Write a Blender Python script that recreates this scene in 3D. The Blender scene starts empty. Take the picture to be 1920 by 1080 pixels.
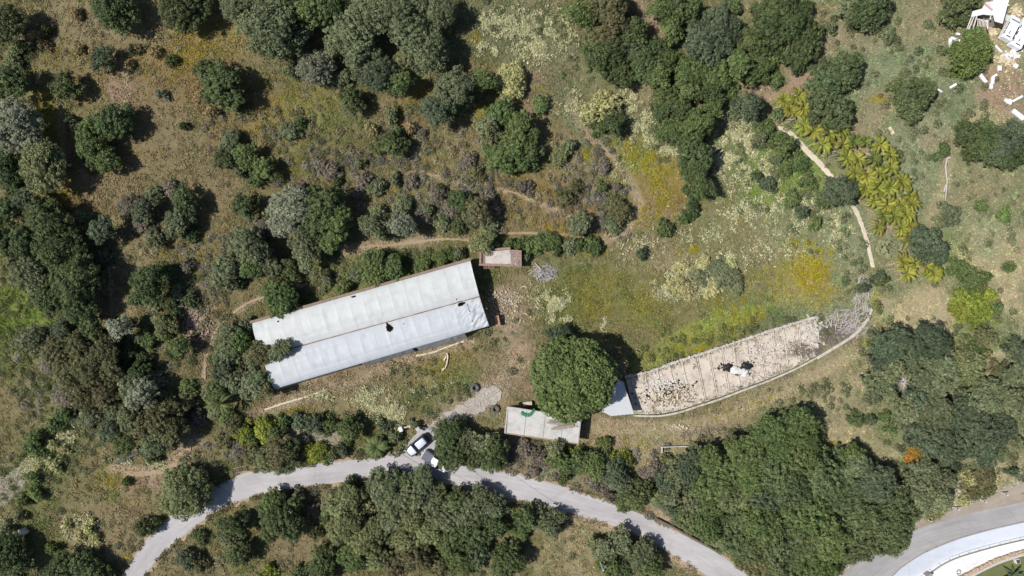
import bpy, bmesh, math, random
import numpy as np
from mathutils import Vector, Matrix

random.seed(11)
RNG = np.random.default_rng(11)
S = 0.085            # metres per photo pixel on level ground (photo is 1920 wide)
H = 108.8            # flying height of the drone above the meadow

# ------------------------------------------------------------------ camera, sky, sun, exposure
scene = bpy.context.scene
cam_d = bpy.data.cameras.new("camera"); cam = bpy.data.objects.new("camera", cam_d)
scene.collection.objects.link(cam)
cam_d.lens = 24.0; cam_d.sensor_width = 36.0; cam_d.clip_start = 1.0; cam_d.clip_end = 3000.0
cam.location = (0, 0, H); cam.rotation_euler = (0, 0, 0)
scene.camera = cam

SUN_EL = math.radians(55); SHADOW_DIR = math.radians(6)   # shadows fall to the right and slightly up
w = bpy.data.worlds.new("World"); scene.world = w; w.use_nodes = True
nt = w.node_tree
sky = nt.nodes.new('ShaderNodeTexSky'); sky.sky_type = 'NISHITA'; sky.sun_disc = False
sky.sun_elevation = SUN_EL
sd = Vector((-math.cos(SHADOW_DIR), -math.sin(SHADOW_DIR)))        # horizontal direction towards the sun
sky.sun_rotation = math.atan2(sd.x, sd.y)
sky.altitude = 200
nt.links.new(sky.outputs[0], nt.nodes['Background'].inputs[0])
nt.nodes['Background'].inputs[1].default_value = 0.065
sun_d = bpy.data.lights.new("sun", 'SUN'); sun = bpy.data.objects.new("sun", sun_d)
scene.collection.objects.link(sun)
sun_d.energy = 4.2; sun_d.angle = math.radians(0.5); sun_d.color = (1.0, 0.955, 0.89)
to_sun = Vector((sd.x*math.cos(SUN_EL), sd.y*math.cos(SUN_EL), math.sin(SUN_EL)))
sun.rotation_euler = to_sun.to_track_quat('Z', 'Y').to_euler()
sun.location = (-60, 0, 90)
vs = scene.view_settings
vs.view_transform = 'Standard'; vs.look = 'None'; vs.exposure = 0.35; vs.gamma = 1.0; vs.use_curve_mapping = False
scene.render.engine = 'CYCLES'
scene.cycles.max_bounces = 5; scene.cycles.diffuse_bounces = 3; scene.cycles.transparent_max_bounces = 6
scene.render.film_transparent = False

# ------------------------------------------------------------------ helpers
COL = scene.collection
def lin(c):
    return tuple(((v/255)/12.92 if v/255 <= 0.04045 else (((v/255)+0.055)/1.055)**2.4) for v in c)

def hash2(ix, iy, seed):
    h = (ix.astype(np.int64)*374761393 + iy.astype(np.int64)*668265263 + seed*974634777) & 0xffffffff
    h = ((h ^ (h >> 13)) * 1274126177) & 0xffffffff
    h = ((h ^ (h >> 16)) * 2246822519) & 0xffffffff
    return ((h ^ (h >> 15)) & 0xffffff) / float(0xffffff)

def vnoise(x, y, seed=0):
    x = np.asarray(x, float); y = np.asarray(y, float)
    ix = np.floor(x); iy = np.floor(y); fx = x-ix; fy = y-iy
    fx = fx*fx*(3-2*fx); fy = fy*fy*(3-2*fy)
    a = hash2(ix, iy, seed); b = hash2(ix+1, iy, seed); c = hash2(ix, iy+1, seed); d = hash2(ix+1, iy+1, seed)
    return (a*(1-fx)+b*fx)*(1-fy) + (c*(1-fx)+d*fx)*fy

def fbm(x, y, seed=0, octs=4):
    r = 0; amp = 0.5; tot = 0
    for o in range(octs):
        r = r + amp*vnoise(x, y, seed+o*17); tot += amp; x = x*2.03+3.1; y = y*2.03+7.7; amp *= 0.55
    return r/tot

def sstep(a, b, x):
    t = np.clip((x-a)/(b-a), 0, 1); return t*t*(3-2*t)

def T(x, y):
    """height of the land"""
    x = np.asarray(x, float); y = np.asarray(y, float)
    z = 6.0*np.exp(-(((x+48)/48)**2 + ((y-54)/26)**2))
    z = z - 2.2*sstep(-24, -46, y)
    z = z + 1.6*np.exp(-(((x-78)/30)**2 + ((y-20)/30)**2))
    z = z + 0.9*np.exp(-(((x-18)/34)**2 + ((y-17)/9)**2))*sstep(22, 8, x)
    far = np.sqrt((x/130)**2+(y/90)**2)
    z = z + 22*sstep(1.2, 6.0, far)*(0.4+vnoise(x/160.0, y/160.0, 5))
    return z

def P(px, py, h=0.0):
    """the point h metres above the ground that the photo shows at (px, py)"""
    z = h
    x = y = 0.0
    for _ in range(6):
        k = S*(H-z)/H
        x = (px-960)*k; y = (540-py)*k
        z = float(T(x, y))+h
    return Vector((x, y, z))

def to_px(x, y, z):
    k = H/(H-z)/S
    return 960+x*k, 540-y*k

# ---- materials
def new_mat(name):
    m = bpy.data.materials.new(name); m.use_nodes = True
    n = m.node_tree.nodes; b = n['Principled BSDF']
    return m, m.node_tree, b

def simple(name, srgb, rough=0.8, var=0.25, scale=3.0, metal=0.0, bump=0.0, dark=None, spec=0.3):
    """paint, stone or metal with two scales of blotchy wear"""
    m, t, b = new_mat(name); L = t.links
    b.inputs['Roughness'].default_value = rough; b.inputs['Metallic'].default_value = metal
    b.inputs['Specular IOR Level'].default_value = spec
    tc = t.nodes.new('ShaderNodeTexCoord')
    n1 = t.nodes.new('ShaderNodeTexNoise'); n1.inputs['Scale'].default_value = scale; n1.inputs['Detail'].default_value = 6
    n1.inputs['Roughness'].default_value = 0.65
    L.new(tc.outputs['Object'], n1.inputs['Vector'])
    r = t.nodes.new('ShaderNodeValToRGB'); L.new(n1.outputs['Fac'], r.inputs['Fac'])
    c = lin(srgb); d = lin(dark) if dark else tuple(v*(1-var) for v in c)
    e = tuple(min(1, v*(1+var*0.5)) for v in c)
    r.color_ramp.elements[0].position = 0.3; r.color_ramp.elements[0].color = (*d, 1)
    r.color_ramp.elements[1].position = 0.7; r.color_ramp.elements[1].color = (*e, 1)
    k = r.color_ramp.elements.new(0.5); k.color = (*c, 1)
    L.new(r.outputs['Color'], b.inputs['Base Color'])
    if bump:
        bn = t.nodes.new('ShaderNodeBump'); bn.inputs['Strength'].default_value = bump; bn.inputs['Distance'].default_value = 0.05
        L.new(n1.outputs['Fac'], bn.inputs['Height']); L.new(bn.outputs[0], b.inputs['Normal'])
    return m

def leaf_mat(name, lo, hi, trans=0.25):
    """leaf colour varies from spray to spray and from plant to plant"""
    m, t, b = new_mat(name); L = t.links
    at = t.nodes.new('ShaderNodeAttribute'); at.attribute_name = 'tint'
    oi = t.nodes.new('ShaderNodeObjectInfo')
    mx = t.nodes.new('ShaderNodeMix'); mx.data_type = 'RGBA'
    mx.inputs[6].default_value = (*lo, 1); mx.inputs[7].default_value = (*hi, 1)
    L.new(at.outputs['Fac'], mx.inputs[0])
    hs = t.nodes.new('ShaderNodeHueSaturation')
    mr = t.nodes.new('ShaderNodeMapRange'); mr.inputs[3].default_value = 0.487; mr.inputs[4].default_value = 0.518
    L.new(oi.outputs['Random'], mr.inputs[0]); L.new(mr.outputs[0], hs.inputs['Hue'])
    mr2 = t.nodes.new('ShaderNodeMapRange'); mr2.inputs[3].default_value = 0.85; mr2.inputs[4].default_value = 1.2
    mul = t.nodes.new('ShaderNodeMath'); mul.operation = 'FRACT'; m3 = t.nodes.new('ShaderNodeMath'); m3.operation = 'MULTIPLY'
    m3.inputs[1].default_value = 7.31; L.new(oi.outputs['Random'], m3.inputs[0]); L.new(m3.outputs[0], mul.inputs[0])
    L.new(mul.outputs[0], mr2.inputs[0]); L.new(mr2.outputs[0], hs.inputs['Value'])
    L.new(mx.outputs[2], hs.inputs['Color'])
    L.new(hs.outputs[0], b.inputs['Base Color'])
    b.inputs['Roughness'].default_value = 0.6; b.inputs['Specular IOR Level'].default_value = 0.25
    tr = t.nodes.new('ShaderNodeBsdfTranslucent'); L.new(hs.outputs[0], tr.inputs['Color'])
    ms = t.nodes.new('ShaderNodeMixShader'); ms.inputs[0].default_value = trans
    L.new(b.outputs[0], ms.inputs[1]); L.new(tr.outputs[0], ms.inputs[2])
    L.new(ms.outputs[0], t.nodes['Material Output'].inputs[0])
    return m

def attr_mat(name, rough=0.85, trans=0.2):
    """colour carried by each plant in the ground cover"""
    m, t, b = new_mat(name); L = t.links
    at = t.nodes.new('ShaderNodeAttribute'); at.attribute_name = 'col'
    L.new(at.outputs['Color'], b.inputs['Base Color']); b.inputs['Roughness'].default_value = rough
    b.inputs['Specular IOR Level'].default_value = 0.15
    tr = t.nodes.new('ShaderNodeBsdfTranslucent'); L.new(at.outputs['Color'], tr.inputs['Color'])
    ms = t.nodes.new('ShaderNodeMixShader'); ms.inputs[0].default_value = trans
    L.new(b.outputs[0], ms.inputs[1]); L.new(tr.outputs[0], ms.inputs[2])
    L.new(ms.outputs[0], t.nodes['Material Output'].inputs[0])
    return m

# ---- mesh building
def np_mesh(name, V, F, mat=None, attrs=None, smooth=False):
    """V (n,3), F (m,k) with k vertices per face; attrs {name: (domain, type, array)}"""
    me = bpy.data.meshes.new(name)
    V = np.asarray(V, np.float32); F = np.asarray(F, np.int32); k = F.shape[1]
    me.vertices.add(len(V)); me.vertices.foreach_set('co', V.ravel())
    me.loops.add(F.size); me.loops.foreach_set('vertex_index', F.ravel())
    me.polygons.add(len(F)); me.polygons.foreach_set('loop_start', np.arange(0, F.size, k, dtype=np.int32))
    me.polygons.foreach_set('loop_total', np.full(len(F), k, np.int32))
    if smooth: me.polygons.foreach_set('use_smooth', np.ones(len(F), bool))
    for an, (dom, ty, arr) in (attrs or {}).items():
        a = me.attributes.new(an, ty, dom)
        a.data.foreach_set('color' if ty == 'FLOAT_COLOR' else 'value', np.asarray(arr, np.float32).ravel())
    if mat: me.materials.append(mat)
    me.update(); me.validate()
    return me

def link(name, me, parent=None, loc=None):
    o = bpy.data.objects.new(name, me); COL.objects.link(o)
    if parent is not None: o.parent = parent
    if loc is not None: o.location = loc
    return o

def tag(o, label=None, cat=None, group=None, kind=None):
    if label: o['label'] = label
    if cat: o['category'] = cat
    if group: o['group'] = group
    if kind: o['kind'] = kind
    return o

def thing(name, loc, label, cat, group=None, rz=0.0):
    o = bpy.data.objects.new(name, None); COL.objects.link(o); o.location = loc; o.rotation_euler = (0, 0, rz)
    o.empty_display_size = 0.3
    return tag(o, label, cat, group)

class MB:
    """collects shapes for one mesh"""
    def __init__(s): s.v = []; s.f = []
    def add(s, vs, fs):
        n = len(s.v); s.v += [tuple(v) for v in vs]; s.f += [tuple(i+n for i in f) for f in fs]; return s
    def box(s, c, d, rz=0.0, rx=0.0, ry=0.0, bev=0.0):
        R = Matrix.Rotation(rz, 3, 'Z') @ Matrix.Rotation(ry, 3, 'Y') @ Matrix.Rotation(rx, 3, 'X')
        if bev <= 0:
            q = [R @ Vector((sx*d[0]/2, sy*d[1]/2, sz*d[2]/2)) + Vector(c) for sz in (-1, 1) for sx, sy in ((-1, -1), (1, -1), (1, 1), (-1, 1))]
            return s.add(q, [(3, 2, 1, 0), (4, 5, 6, 7), (0, 1, 5, 4), (1, 2, 6, 5), (2, 3, 7, 6), (3, 0, 4, 7)])
        q = []; X, Y, Z = d[0]/2, d[1]/2, d[2]/2; b = bev
        for z, i in ((-Z, b), (-Z+b, 0), (Z-b, 0), (Z, b)):
            for x, y in ((-X+i+b, -Y+i), (X-i-b, -Y+i), (X-i, -Y+i+b), (X-i, Y-i-b), (X-i-b, Y-i), (-X+i+b, Y-i), (-X+i, Y-i-b), (-X+i, -Y+i+b)):
                q.append(R @ Vector((x, y, z)) + Vector(c))
        f = [tuple(range(7, -1, -1)), tuple(range(24, 32))]
        for l in range(3):
            for k in range(8):
                f.append((l*8+k, l*8+(k+1) % 8, l*8+8+(k+1) % 8, l*8+8+k))
        return s.add(q, f)
    def tube(s, pts, rad, n=6):
        pts = [Vector(p) for p in pts]
        if not isinstance(rad, (list, tuple)): rad = [rad]*len(pts)
        rings = []
        for i, p in enumerate(pts):
            t = (pts[min(i+1, len(pts)-1)]-pts[max(i-1, 0)])
            t = t.normalized() if t.length > 1e-6 else Vector((0, 0, 1))
            a = t.cross(Vector((0, 0, 1)) if abs(t.z) < 0.9 else Vector((1, 0, 0))).normalized(); b = t.cross(a)
            rings.append([p + (a*math.cos(2*math.pi*k/n)+b*math.sin(2*math.pi*k/n))*rad[i] for k in range(n)])
        vs = [v for r in rings for v in r]; fs = []
        for i in range(len(rings)-1):
            for k in range(n):
                fs.append((i*n+k, i*n+(k+1) % n, (i+1)*n+(k+1) % n, (i+1)*n+k))
        fs.append(tuple(range(n-1, -1, -1))); fs.append(tuple((len(rings)-1)*n+k for k in range(n)))
        return s.add(vs, fs)
    def poly(s, pts, z0=None, thick=0.1):
        """a slab: top polygon (3-D points) with thickness downwards"""
        n = len(pts); top = [Vector(p) for p in pts]
        bot = [Vector((p.x, p.y, (p.z-thick) if z0 is None else z0)) for p in top]
        return s.add(top+bot, [tuple(range(n)), tuple(range(2*n-1, n-1, -1))]+[(i, i+n, (i+1) % n+n, (i+1) % n) for i in range(n)])
    def build(s, name, mat, parent=None, smooth=False, loc=None):
        me = bpy.data.meshes.new(name); me.from_pydata([tuple(v) for v in s.v], [], s.f)
        bm = bmesh.new(); bm.from_mesh(me); bmesh.ops.recalc_face_normals(bm, faces=bm.faces); bm.to_mesh(me); bm.free()
        if mat: me.materials.append(mat)
        if smooth:
            for p in me.polygons: p.use_smooth = True
        o = link(name, me, parent, loc)
        return o

def resample(pts, n):
    pts = [Vector((p[0], p[1])) for p in pts]
    # Catmull-Rom through the points, then even arc length
    dense = []
    for i in range(len(pts)-1):
        p0 = pts[max(i-1, 0)]; p1 = pts[i]; p2 = pts[i+1]; p3 = pts[min(i+2, len(pts)-1)]
        for k in range(12):
            t = k/12
            dense.append(0.5*((2*p1)+(p2-p0)*t+(2*p0-5*p1+4*p2-p3)*t*t+(3*p1-p0-3*p2+p3)*t**3))
    dense.append(pts[-1])
    d = [0]
    for a, b in zip(dense, dense[1:]): d.append(d[-1]+(b-a).length)
    out = []; j = 0
    for i in range(n):
        s_ = d[-1]*i/(n-1)
        while j < len(d)-2 and d[j+1] < s_: j += 1
        t = (s_-d[j])/max(d[j+1]-d[j], 1e-6)
        out.append(dense[j].lerp(dense[j+1], t))
    return out, d[-1]

def strip(name, A, B, off, mat, cross=6, step=6.0, jag=0.0, kind='structure', skirt=0.0, seed=0):
    """a sheet draped over the land between two photo edges A and B"""
    _, la = resample(A, 4); n = max(6, int(la/step))
    a, _ = resample(A, n); b, _ = resample(B, n)
    rnd = random.Random(seed+3)
    V = []; UV = []; acc = 0
    for i in range(n):
        ja = (rnd.random()-0.5)*2*jag; jb = (rnd.random()-0.5)*2*jag
        d = (b[i]-a[i]); dn = d.normalized() if d.length > 0 else d
        p0 = a[i]+dn*ja; p1 = b[i]+dn*jb
        if i: acc += ((a[i]+b[i])/2-(a[i-1]+b[i-1])/2).length*S
        for c in range(cross+1):
            q = p0.lerp(p1, c/cross); w3 = P(q.x, q.y, 0.0)
            V.append((w3.x, w3.y, w3.z+off)); UV.append((acc, c/cross*d.length*S))
    F = []
    for i in range(n-1):
        for c in range(cross):
            k = i*(cross+1)+c; F.append((k, k+1, k+cross+2, k+cross+1))
    V = np.array(V)
    me = np_mesh(name, V, F, mat)
    if me.polygons[0].normal.z < 0: me.flip_normals()
    uvl = me.uv_layers.new(name='UVMap')
    UV = np.array(UV, np.float32)
    idx = np.zeros(len(me.loops), np.int32); me.loops.foreach_get('vertex_index', idx)
    uvl.data.foreach_set('uv', UV[idx].ravel())
    o = link(name, me); tag(o, kind=kind)
    return o

def road_mat(name, srgb, dark, var=1.0):
    m, t, b = new_mat(name); L = t.links
    uv = t.nodes.new('ShaderNodeUVMap'); uv.uv_map = 'UVMap'
    mp = t.nodes.new('ShaderNodeMapping'); mp.inputs['Scale'].default_value = (0.06, 1.3, 1)
    L.new(uv.outputs[0], mp.inputs[0])
    n1 = t.nodes.new('ShaderNodeTexNoise'); n1.inputs['Scale'].default_value = 1.0; n1.inputs['Detail'].default_value = 5
    L.new(mp.outputs[0], n1.inputs['Vector'])
    n2 = t.nodes.new('ShaderNodeTexNoise'); n2.inputs['Scale'].default_value = 0.35; n2.inputs['Detail'].default_value = 8; n2.inputs['Roughness'].default_value = 0.7
    L.new(uv.outputs[0], n2.inputs['Vector'])
    n3 = t.nodes.new('ShaderNodeTexNoise'); n3.inputs['Scale'].default_value = 14; n3.inputs['Detail'].default_value = 3
    L.new(uv.outputs[0], n3.inputs['Vector'])
    a = t.nodes.new('ShaderNodeMath'); a.operation = 'ADD'; L.new(n1.outputs['Fac'], a.inputs[0]); L.new(n2.outputs['Fac'], a.inputs[1])
    a2 = t.nodes.new('ShaderNodeMath'); a2.operation = 'MULTIPLY_ADD'; a2.inputs[1].default_value = 0.25; L.new(n3.outputs['Fac'], a2.inputs[0]); L.new(a.outputs[0], a2.inputs[2])
    r = t.nodes.new('ShaderNodeMapRange'); r.inputs[1].default_value = 0.75; r.inputs[2].default_value = 1.5; L.new(a2.outputs[0], r.inputs[0])
    mx = t.nodes.new('ShaderNodeMix'); mx.data_type = 'RGBA'; L.new(r.outputs[0], mx.inputs[0])
    mx.inputs[6].default_value = (*lin(dark), 1); mx.inputs[7].default_value = (*lin(srgb), 1)
    vo = t.nodes.new('ShaderNodeTexVoronoi'); vo.feature = 'DISTANCE_TO_EDGE'; vo.inputs['Scale'].default_value = .22
    nw = t.nodes.new('ShaderNodeVectorMath'); nw.operation = 'MULTIPLY_ADD'; L.new(n2.outputs['Color'], nw.inputs[0]); nw.inputs[1].default_value = (2.2, 2.2, 0); L.new(uv.outputs[0], nw.inputs[2]); L.new(nw.outputs[0], vo.inputs['Vector'])
    cr = t.nodes.new('ShaderNodeMapRange'); cr.inputs[1].default_value = 0; cr.inputs[2].default_value = .018; cr.inputs[3].default_value = .90; cr.inputs[4].default_value = 1; L.new(vo.outputs['Distance'], cr.inputs[0])
    vp = t.nodes.new('ShaderNodeTexNoise'); vp.inputs['Scale'].default_value = .12; vp.inputs['Detail'].default_value = 3; L.new(uv.outputs[0], vp.inputs['Vector'])
    pr = t.nodes.new('ShaderNodeMapRange'); pr.inputs[1].default_value = .40; pr.inputs[2].default_value = .60; pr.inputs[3].default_value = .95; pr.inputs[4].default_value = 1.10; L.new(vp.outputs['Fac'], pr.inputs[0])
    pm = t.nodes.new('ShaderNodeMath'); pm.operation = 'MULTIPLY'; L.new(cr.outputs[0], pm.inputs[0]); L.new(pr.outputs[0], pm.inputs[1])
    sc_ = t.nodes.new('ShaderNodeVectorMath'); sc_.operation = 'SCALE'; L.new(mx.outputs[2], sc_.inputs[0]); L.new(pm.outputs[0], sc_.inputs['Scale'])
    L.new(sc_.outputs[0], b.inputs['Base Color']); b.inputs['Roughness'].default_value = 0.9; b.inputs['Specular IOR Level'].default_value = 0.2
    return m

# ------------------------------------------------------------------ colours of the ground, patch by patch (photo pixels)
GC = dict(mea=(112, 110, 58), trk=(160, 142, 118), ob=(114, 106, 72), dry=(126, 112, 84), bare=(142, 121, 100), straw=(156, 142, 110), grn=(104, 110, 66), dgrn=(82, 96, 60),
          ggr=(114, 120, 90), yel=(140, 128, 58), yg=(124, 130, 56), ora=(140, 104, 44), pale=(160, 154, 124), rub=(168, 156, 146),
          rust=(128, 102, 66), tan=(132, 120, 92), lush=(106, 124, 58), gold=(150, 124, 28), lawn=(92, 104, 60), dust=(156, 148, 134))
BR = [  # x, y, rx, ry, angle, colour, alpha
 (300,60,260,120,0,'dry',.7),(120,110,120,90,0,'ob',.5),(160,40,120,60,0,'tan',.5),(300,150,150,60,0,'rust',.5),(390,60,90,50,0,'yel',.35),
 (270,185,90,60,20,'dry',.8),(90,240,30,70,-10,'yel',.6),(300,310,170,120,0,'dry',.8),(160,330,70,90,0,'rust',.5),(235,170,30,30,0,'bare',.8),
 (200,340,60,50,0,'tan',.6),(350,90,60,40,0,'rust',.4),(470,220,90,80,0,'rust',.4),(560,230,100,70,0,'yel',.35),(620,270,120,90,0,'grn',.4),
 (700,330,160,70,10,'ob',.7),(860,310,130,70,10,'tan',.5),(1010,380,120,70,10,'rust',.55),(1080,300,60,60,30,'tan',.6),(1080,400,90,50,20,'rust',.5),
 (1000,400,60,40,0,'dry',.6),(760,230,60,60,0,'rust',.5),(1000,190,60,80,0,'bare',.55),(960,60,110,70,0,'ggr',.6),(1030,120,60,60,0,'bare',.4),
 (1090,140,80,80,0,'ggr',.5),(1160,270,60,60,0,'ggr',.7),(1210,320,70,80,20,'yel',.55),(1200,300,40,40,0,'yg',.45),(1210,400,60,50,-30,'tan',.7),
 (1240,370,60,40,0,'ora',.3),(1170,430,50,18,-30,'bare',.7),(1080,225,20,70,-25,'ggr',.8),(1200,170,40,60,0,'straw',.4),(1230,240,40,60,0,'ggr',.5),
 (1390,270,70,80,0,'ggr',.7),(1450,280,90,90,0,'lush',.75),(1520,400,60,50,0,'grn',.8),(1380,430,90,40,0,'grn',.5),(1400,380,110,70,0,'grn',.55),(1480,350,90,70,20,'lush',.7),(1490,195,30,30,0,'bare',.8),(1560,260,60,20,10,'bare',.8),(1640,300,60,40,30,'bare',.8),(1670,380,40,60,0,'bare',.8),(1720,500,40,20,0,'bare',.7),(1510,430,90,60,0,'ggr',.6),
 (1440,430,120,50,0,'tan',.35),(1100,500,120,50,0,'grn',.35),(1150,560,160,60,0,'mea',.8),(1250,600,160,60,-10,'mea',.8),(1380,560,120,50,0,'mea',.5),(1230,480,80,30,0,'straw',.35),
 (1330,560,110,70,0,'ob',.6),(1400,560,80,60,0,'grn',.5),(1440,600,110,26,-24,'dgrn',.6),(1530,560,70,30,0,'ggr',.6),(1320,625,140,26,-20,'yg',.85),(1230,665,60,24,-15,'yg',.8),
 (1410,595,60,20,-20,'yg',.4),(1530,510,48,48,0,'gold',.5),(1480,520,50,50,0,'yel',.4),(1590,500,30,50,0,'ggr',.6),(1600,440,40,60,0,'ggr',.6),(1170,640,90,40,0,'ob',.7),
 (1040,580,50,60,0,'grn',.6),(960,560,50,50,0,'bare',.7),(965,640,60,60,0,'tan',.6),(960,690,50,50,0,'bare',.85),(900,700,60,50,0,'tan',.4),(1000,520,50,40,0,'tan',.5),
 (930,520,40,26,0,'grn',.4),(780,690,120,50,-14,'dry',.75),(700,730,140,40,-14,'tan',.5),(830,690,70,40,-20,'yel',.35),(820,740,90,40,-20,'grn',.5),(690,750,60,40,0,'tan',.7),
 (560,740,100,26,-16,'bare',.8),(620,700,100,16,-16,'bare',.5),(740,670,60,14,-14,'bare',.7),(920,780,60,26,0,'tan',.6),(980,745,40,40,0,'tan',.6),
 (700,480,160,40,-8,'grn',.5),(620,550,100,40,-15,'lush',.35),(780,500,100,24,-12,'lush',.3),(700,462,80,14,-4,'bare',.8),(850,560,300,50,-16,'grn',.2),
 (760,440,100,10,-3,'dry',.7),(900,430,60,10,0,'bare',.5),
 (370,600,50,60,0,'bare',.85),(350,640,50,60,0,'ob',.6),(180,590,30,30,0,'bare',.8),(240,550,30,60,0,'tan',.7),(240,480,40,40,0,'tan',.5),(330,690,50,30,0,'ob',.8),
 (30,600,80,110,0,'lush',.95),(10,530,20,16,0,'bare',.8),(30,680,50,40,0,'tan',.4),(60,760,60,60,0,'tan',.75),(100,760,50,50,0,'grn',.5),(30,780,60,60,0,'ob',.6),
 (100,840,60,60,0,'grn',.6),(60,900,80,60,0,'grn',.6),(10,920,26,50,0,'dust',.85),(200,900,90,70,0,'ob',.7),(200,1000,90,60,0,'tan',.7),(240,960,60,70,0,'dry',.6),
 (270,890,70,20,-5,'bare',.9),(340,850,24,40,30,'bare',.7),(210,880,30,30,0,'yel',.4),(215,920,20,16,0,'lush',.5),(100,1000,80,50,0,'grn',.5),(130,1010,14,50,-15,'bare',.5),
 (370,850,40,30,0,'tan',.6),(600,820,70,26,0,'dust',.7),(560,795,80,18,0,'tan',.5),(740,840,60,22,0,'grn',.4),
 (350,1030,80,60,0,'tan',.5),(560,940,80,20,-10,'dry',.6),(550,1040,60,40,0,'dry',.7),(380,1000,60,60,0,'grn',.3),
 (1010,860,90,50,20,'dust',.35),(980,850,60,40,0,'tan',.6),(1210,860,50,40,0,'tan',.7),(1220,830,200,40,-3,'straw',.6),(1150,800,60,24,0,'bare',.6),(1300,790,130,24,-6,'tan',.7),
 (1260,800,30,8,0,'rub',.6),(1430,740,130,24,-22,'tan',.75),(1560,680,110,20,-30,'tan',.7),(1240,960,40,20,20,'bare',.8),(1100,1000,70,50,0,'straw',.6),(1040,1060,90,30,0,'straw',.5),
 (1290,1050,60,12,30,'bare',.9),(1200,990,60,10,25,'bare',.8),(900,1060,60,30,0,'tan',.4),(1030,940,60,10,15,'bare',.8),
 (1570,740,70,60,0,'tan',.6),(1560,820,60,50,0,'straw',.6),(1500,770,60,40,0,'ggr',.4),(1720,590,90,50,0,'straw',.85),(1640,580,26,40,-20,'lush',.35),(1870,480,70,80,0,'straw',.7),
 (1800,480,40,60,0,'lush',.3),(1900,560,30,60,0,'straw',.7),(1840,620,50,40,0,'lush',.4),(1890,640,40,40,0,'ggr',.6),(1850,420,70,50,0,'ggr',.6),(1830,350,80,50,0,'tan',.35),(1720,330,60,60,0,'ggr',.8),
 (1700,260,80,60,0,'ggr',.8),(1760,260,50,40,0,'bare',.4),(1650,120,130,90,20,'ggr',.9),(1620,60,100,40,0,'tan',.45),(1750,40,80,40,0,'tan',.5),(1660,200,60,40,0,'tan',.6),(1780,190,90,60,0,'ggr',1),
 (1800,180,60,50,0,'dgrn',.25),(1525,130,40,60,40,'bare',.9),(1500,200,40,40,0,'bare',.8),(1560,50,40,50,0,'tan',.6),(1420,15,60,30,0,'tan',.5),(1410,170,50,20,10,'bare',.8),(1390,95,20,20,0,'bare',.8),(1215,40,14,40,-20,'bare',.7),
 (1270,78,40,14,10,'tan',.7),(1215,175,16,40,0,'bare',.8),(1880,160,50,60,0,'bare',.9),(1890,70,60,60,0,'straw',.8),(1860,230,60,20,0,'straw',.6),(1900,200,40,40,0,'bare',.7),
 (1820,940,120,30,-12,'dust',.95),(1880,880,50,26,-10,'straw',.6),(1790,870,30,14,0,'bare',.6),(1700,830,60,40,0,'grn',.4),(1640,850,40,24,0,'straw',.5),(1800,690,60,16,-20,'bare',.7),
 (1850,1080,90,30,-20,'lawn',1),(1700,1000,16,30,0,'bare',.6),
]
TRK = [([(1070,190),(1085,228),(1112,262),(1150,295),(1182,340),(1198,380),(1190,408),(1165,434),(1128,450)], 9, 'trk', .75),
 ([(215,880),(260,886),(300,882),(330,868),(350,845),(362,818)], 12, 'trk', .85), ([(250,900),(240,950),(235,1020)], 14, 'dry', .6),
 ([(935,720),(962,690),(968,650),(950,610),(945,560)], 22, 'trk', .6), ([(1110,805),(1200,808),(1300,796),(1380,775),(1460,740),(1540,698),(1610,660)], 10, 'straw', .6), ([(1130,790),(1220,795)], 8, 'trk', .7),
 ([(495,772),(560,748),(640,722),(720,690),(800,668),(880,640)], 10, 'trk', .7), ([(640,472),(700,463),(760,455),(820,448)], 9, 'trk', .8),
 ([(380,718),(383,690),(390,655),(410,612),(440,586),(480,563),(545,545),(600,515)], 5, 'trk', .85), ([(770,325),(830,331),(890,352),(960,360),(1010,382),(1060,400)], 5, 'trk', .8), ([(600,440),(640,470)], 6, 'trk', .5),
 ([(940,230),(985,260),(1030,290),(1100,330)], 6, 'dry', .5), ([(200,470),(208,520),(209,600)], 5, 'trk', .8), ([(100,150),(115,230),(120,290),(160,330)], 5, 'trk', .5), ([(230,110),(240,180),(200,240)], 6, 'trk', .5),
 ([(800,812),(860,772),(940,728)], 24, 'trk', .6), ([(450,900),(520,890),(700,895),(830,905)], 14, 'dry', .5), ([(1240,960),(1330,1015),(1400,1070)], 12, 'trk', .7), ([(1000,945),(1100,972),(1190,1000),(1290,1055)], 12, 'trk', .6),
 ([(1640,700),(1560,745),(1480,790)], 14, 'straw', .5), ([(1790,690),(1850,670),(1900,655)], 7, 'straw', .8), ([(1520,120),(1490,170),(1420,175)], 14, 'bare', .8), ([(1640,230),(1580,260)], 12, 'bare', .4), ([(1210,30),(1225,70)], 8, 'bare', .9), ([(1780,300),(1760,380),(1740,410)], 12, 'straw', .5)]
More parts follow.
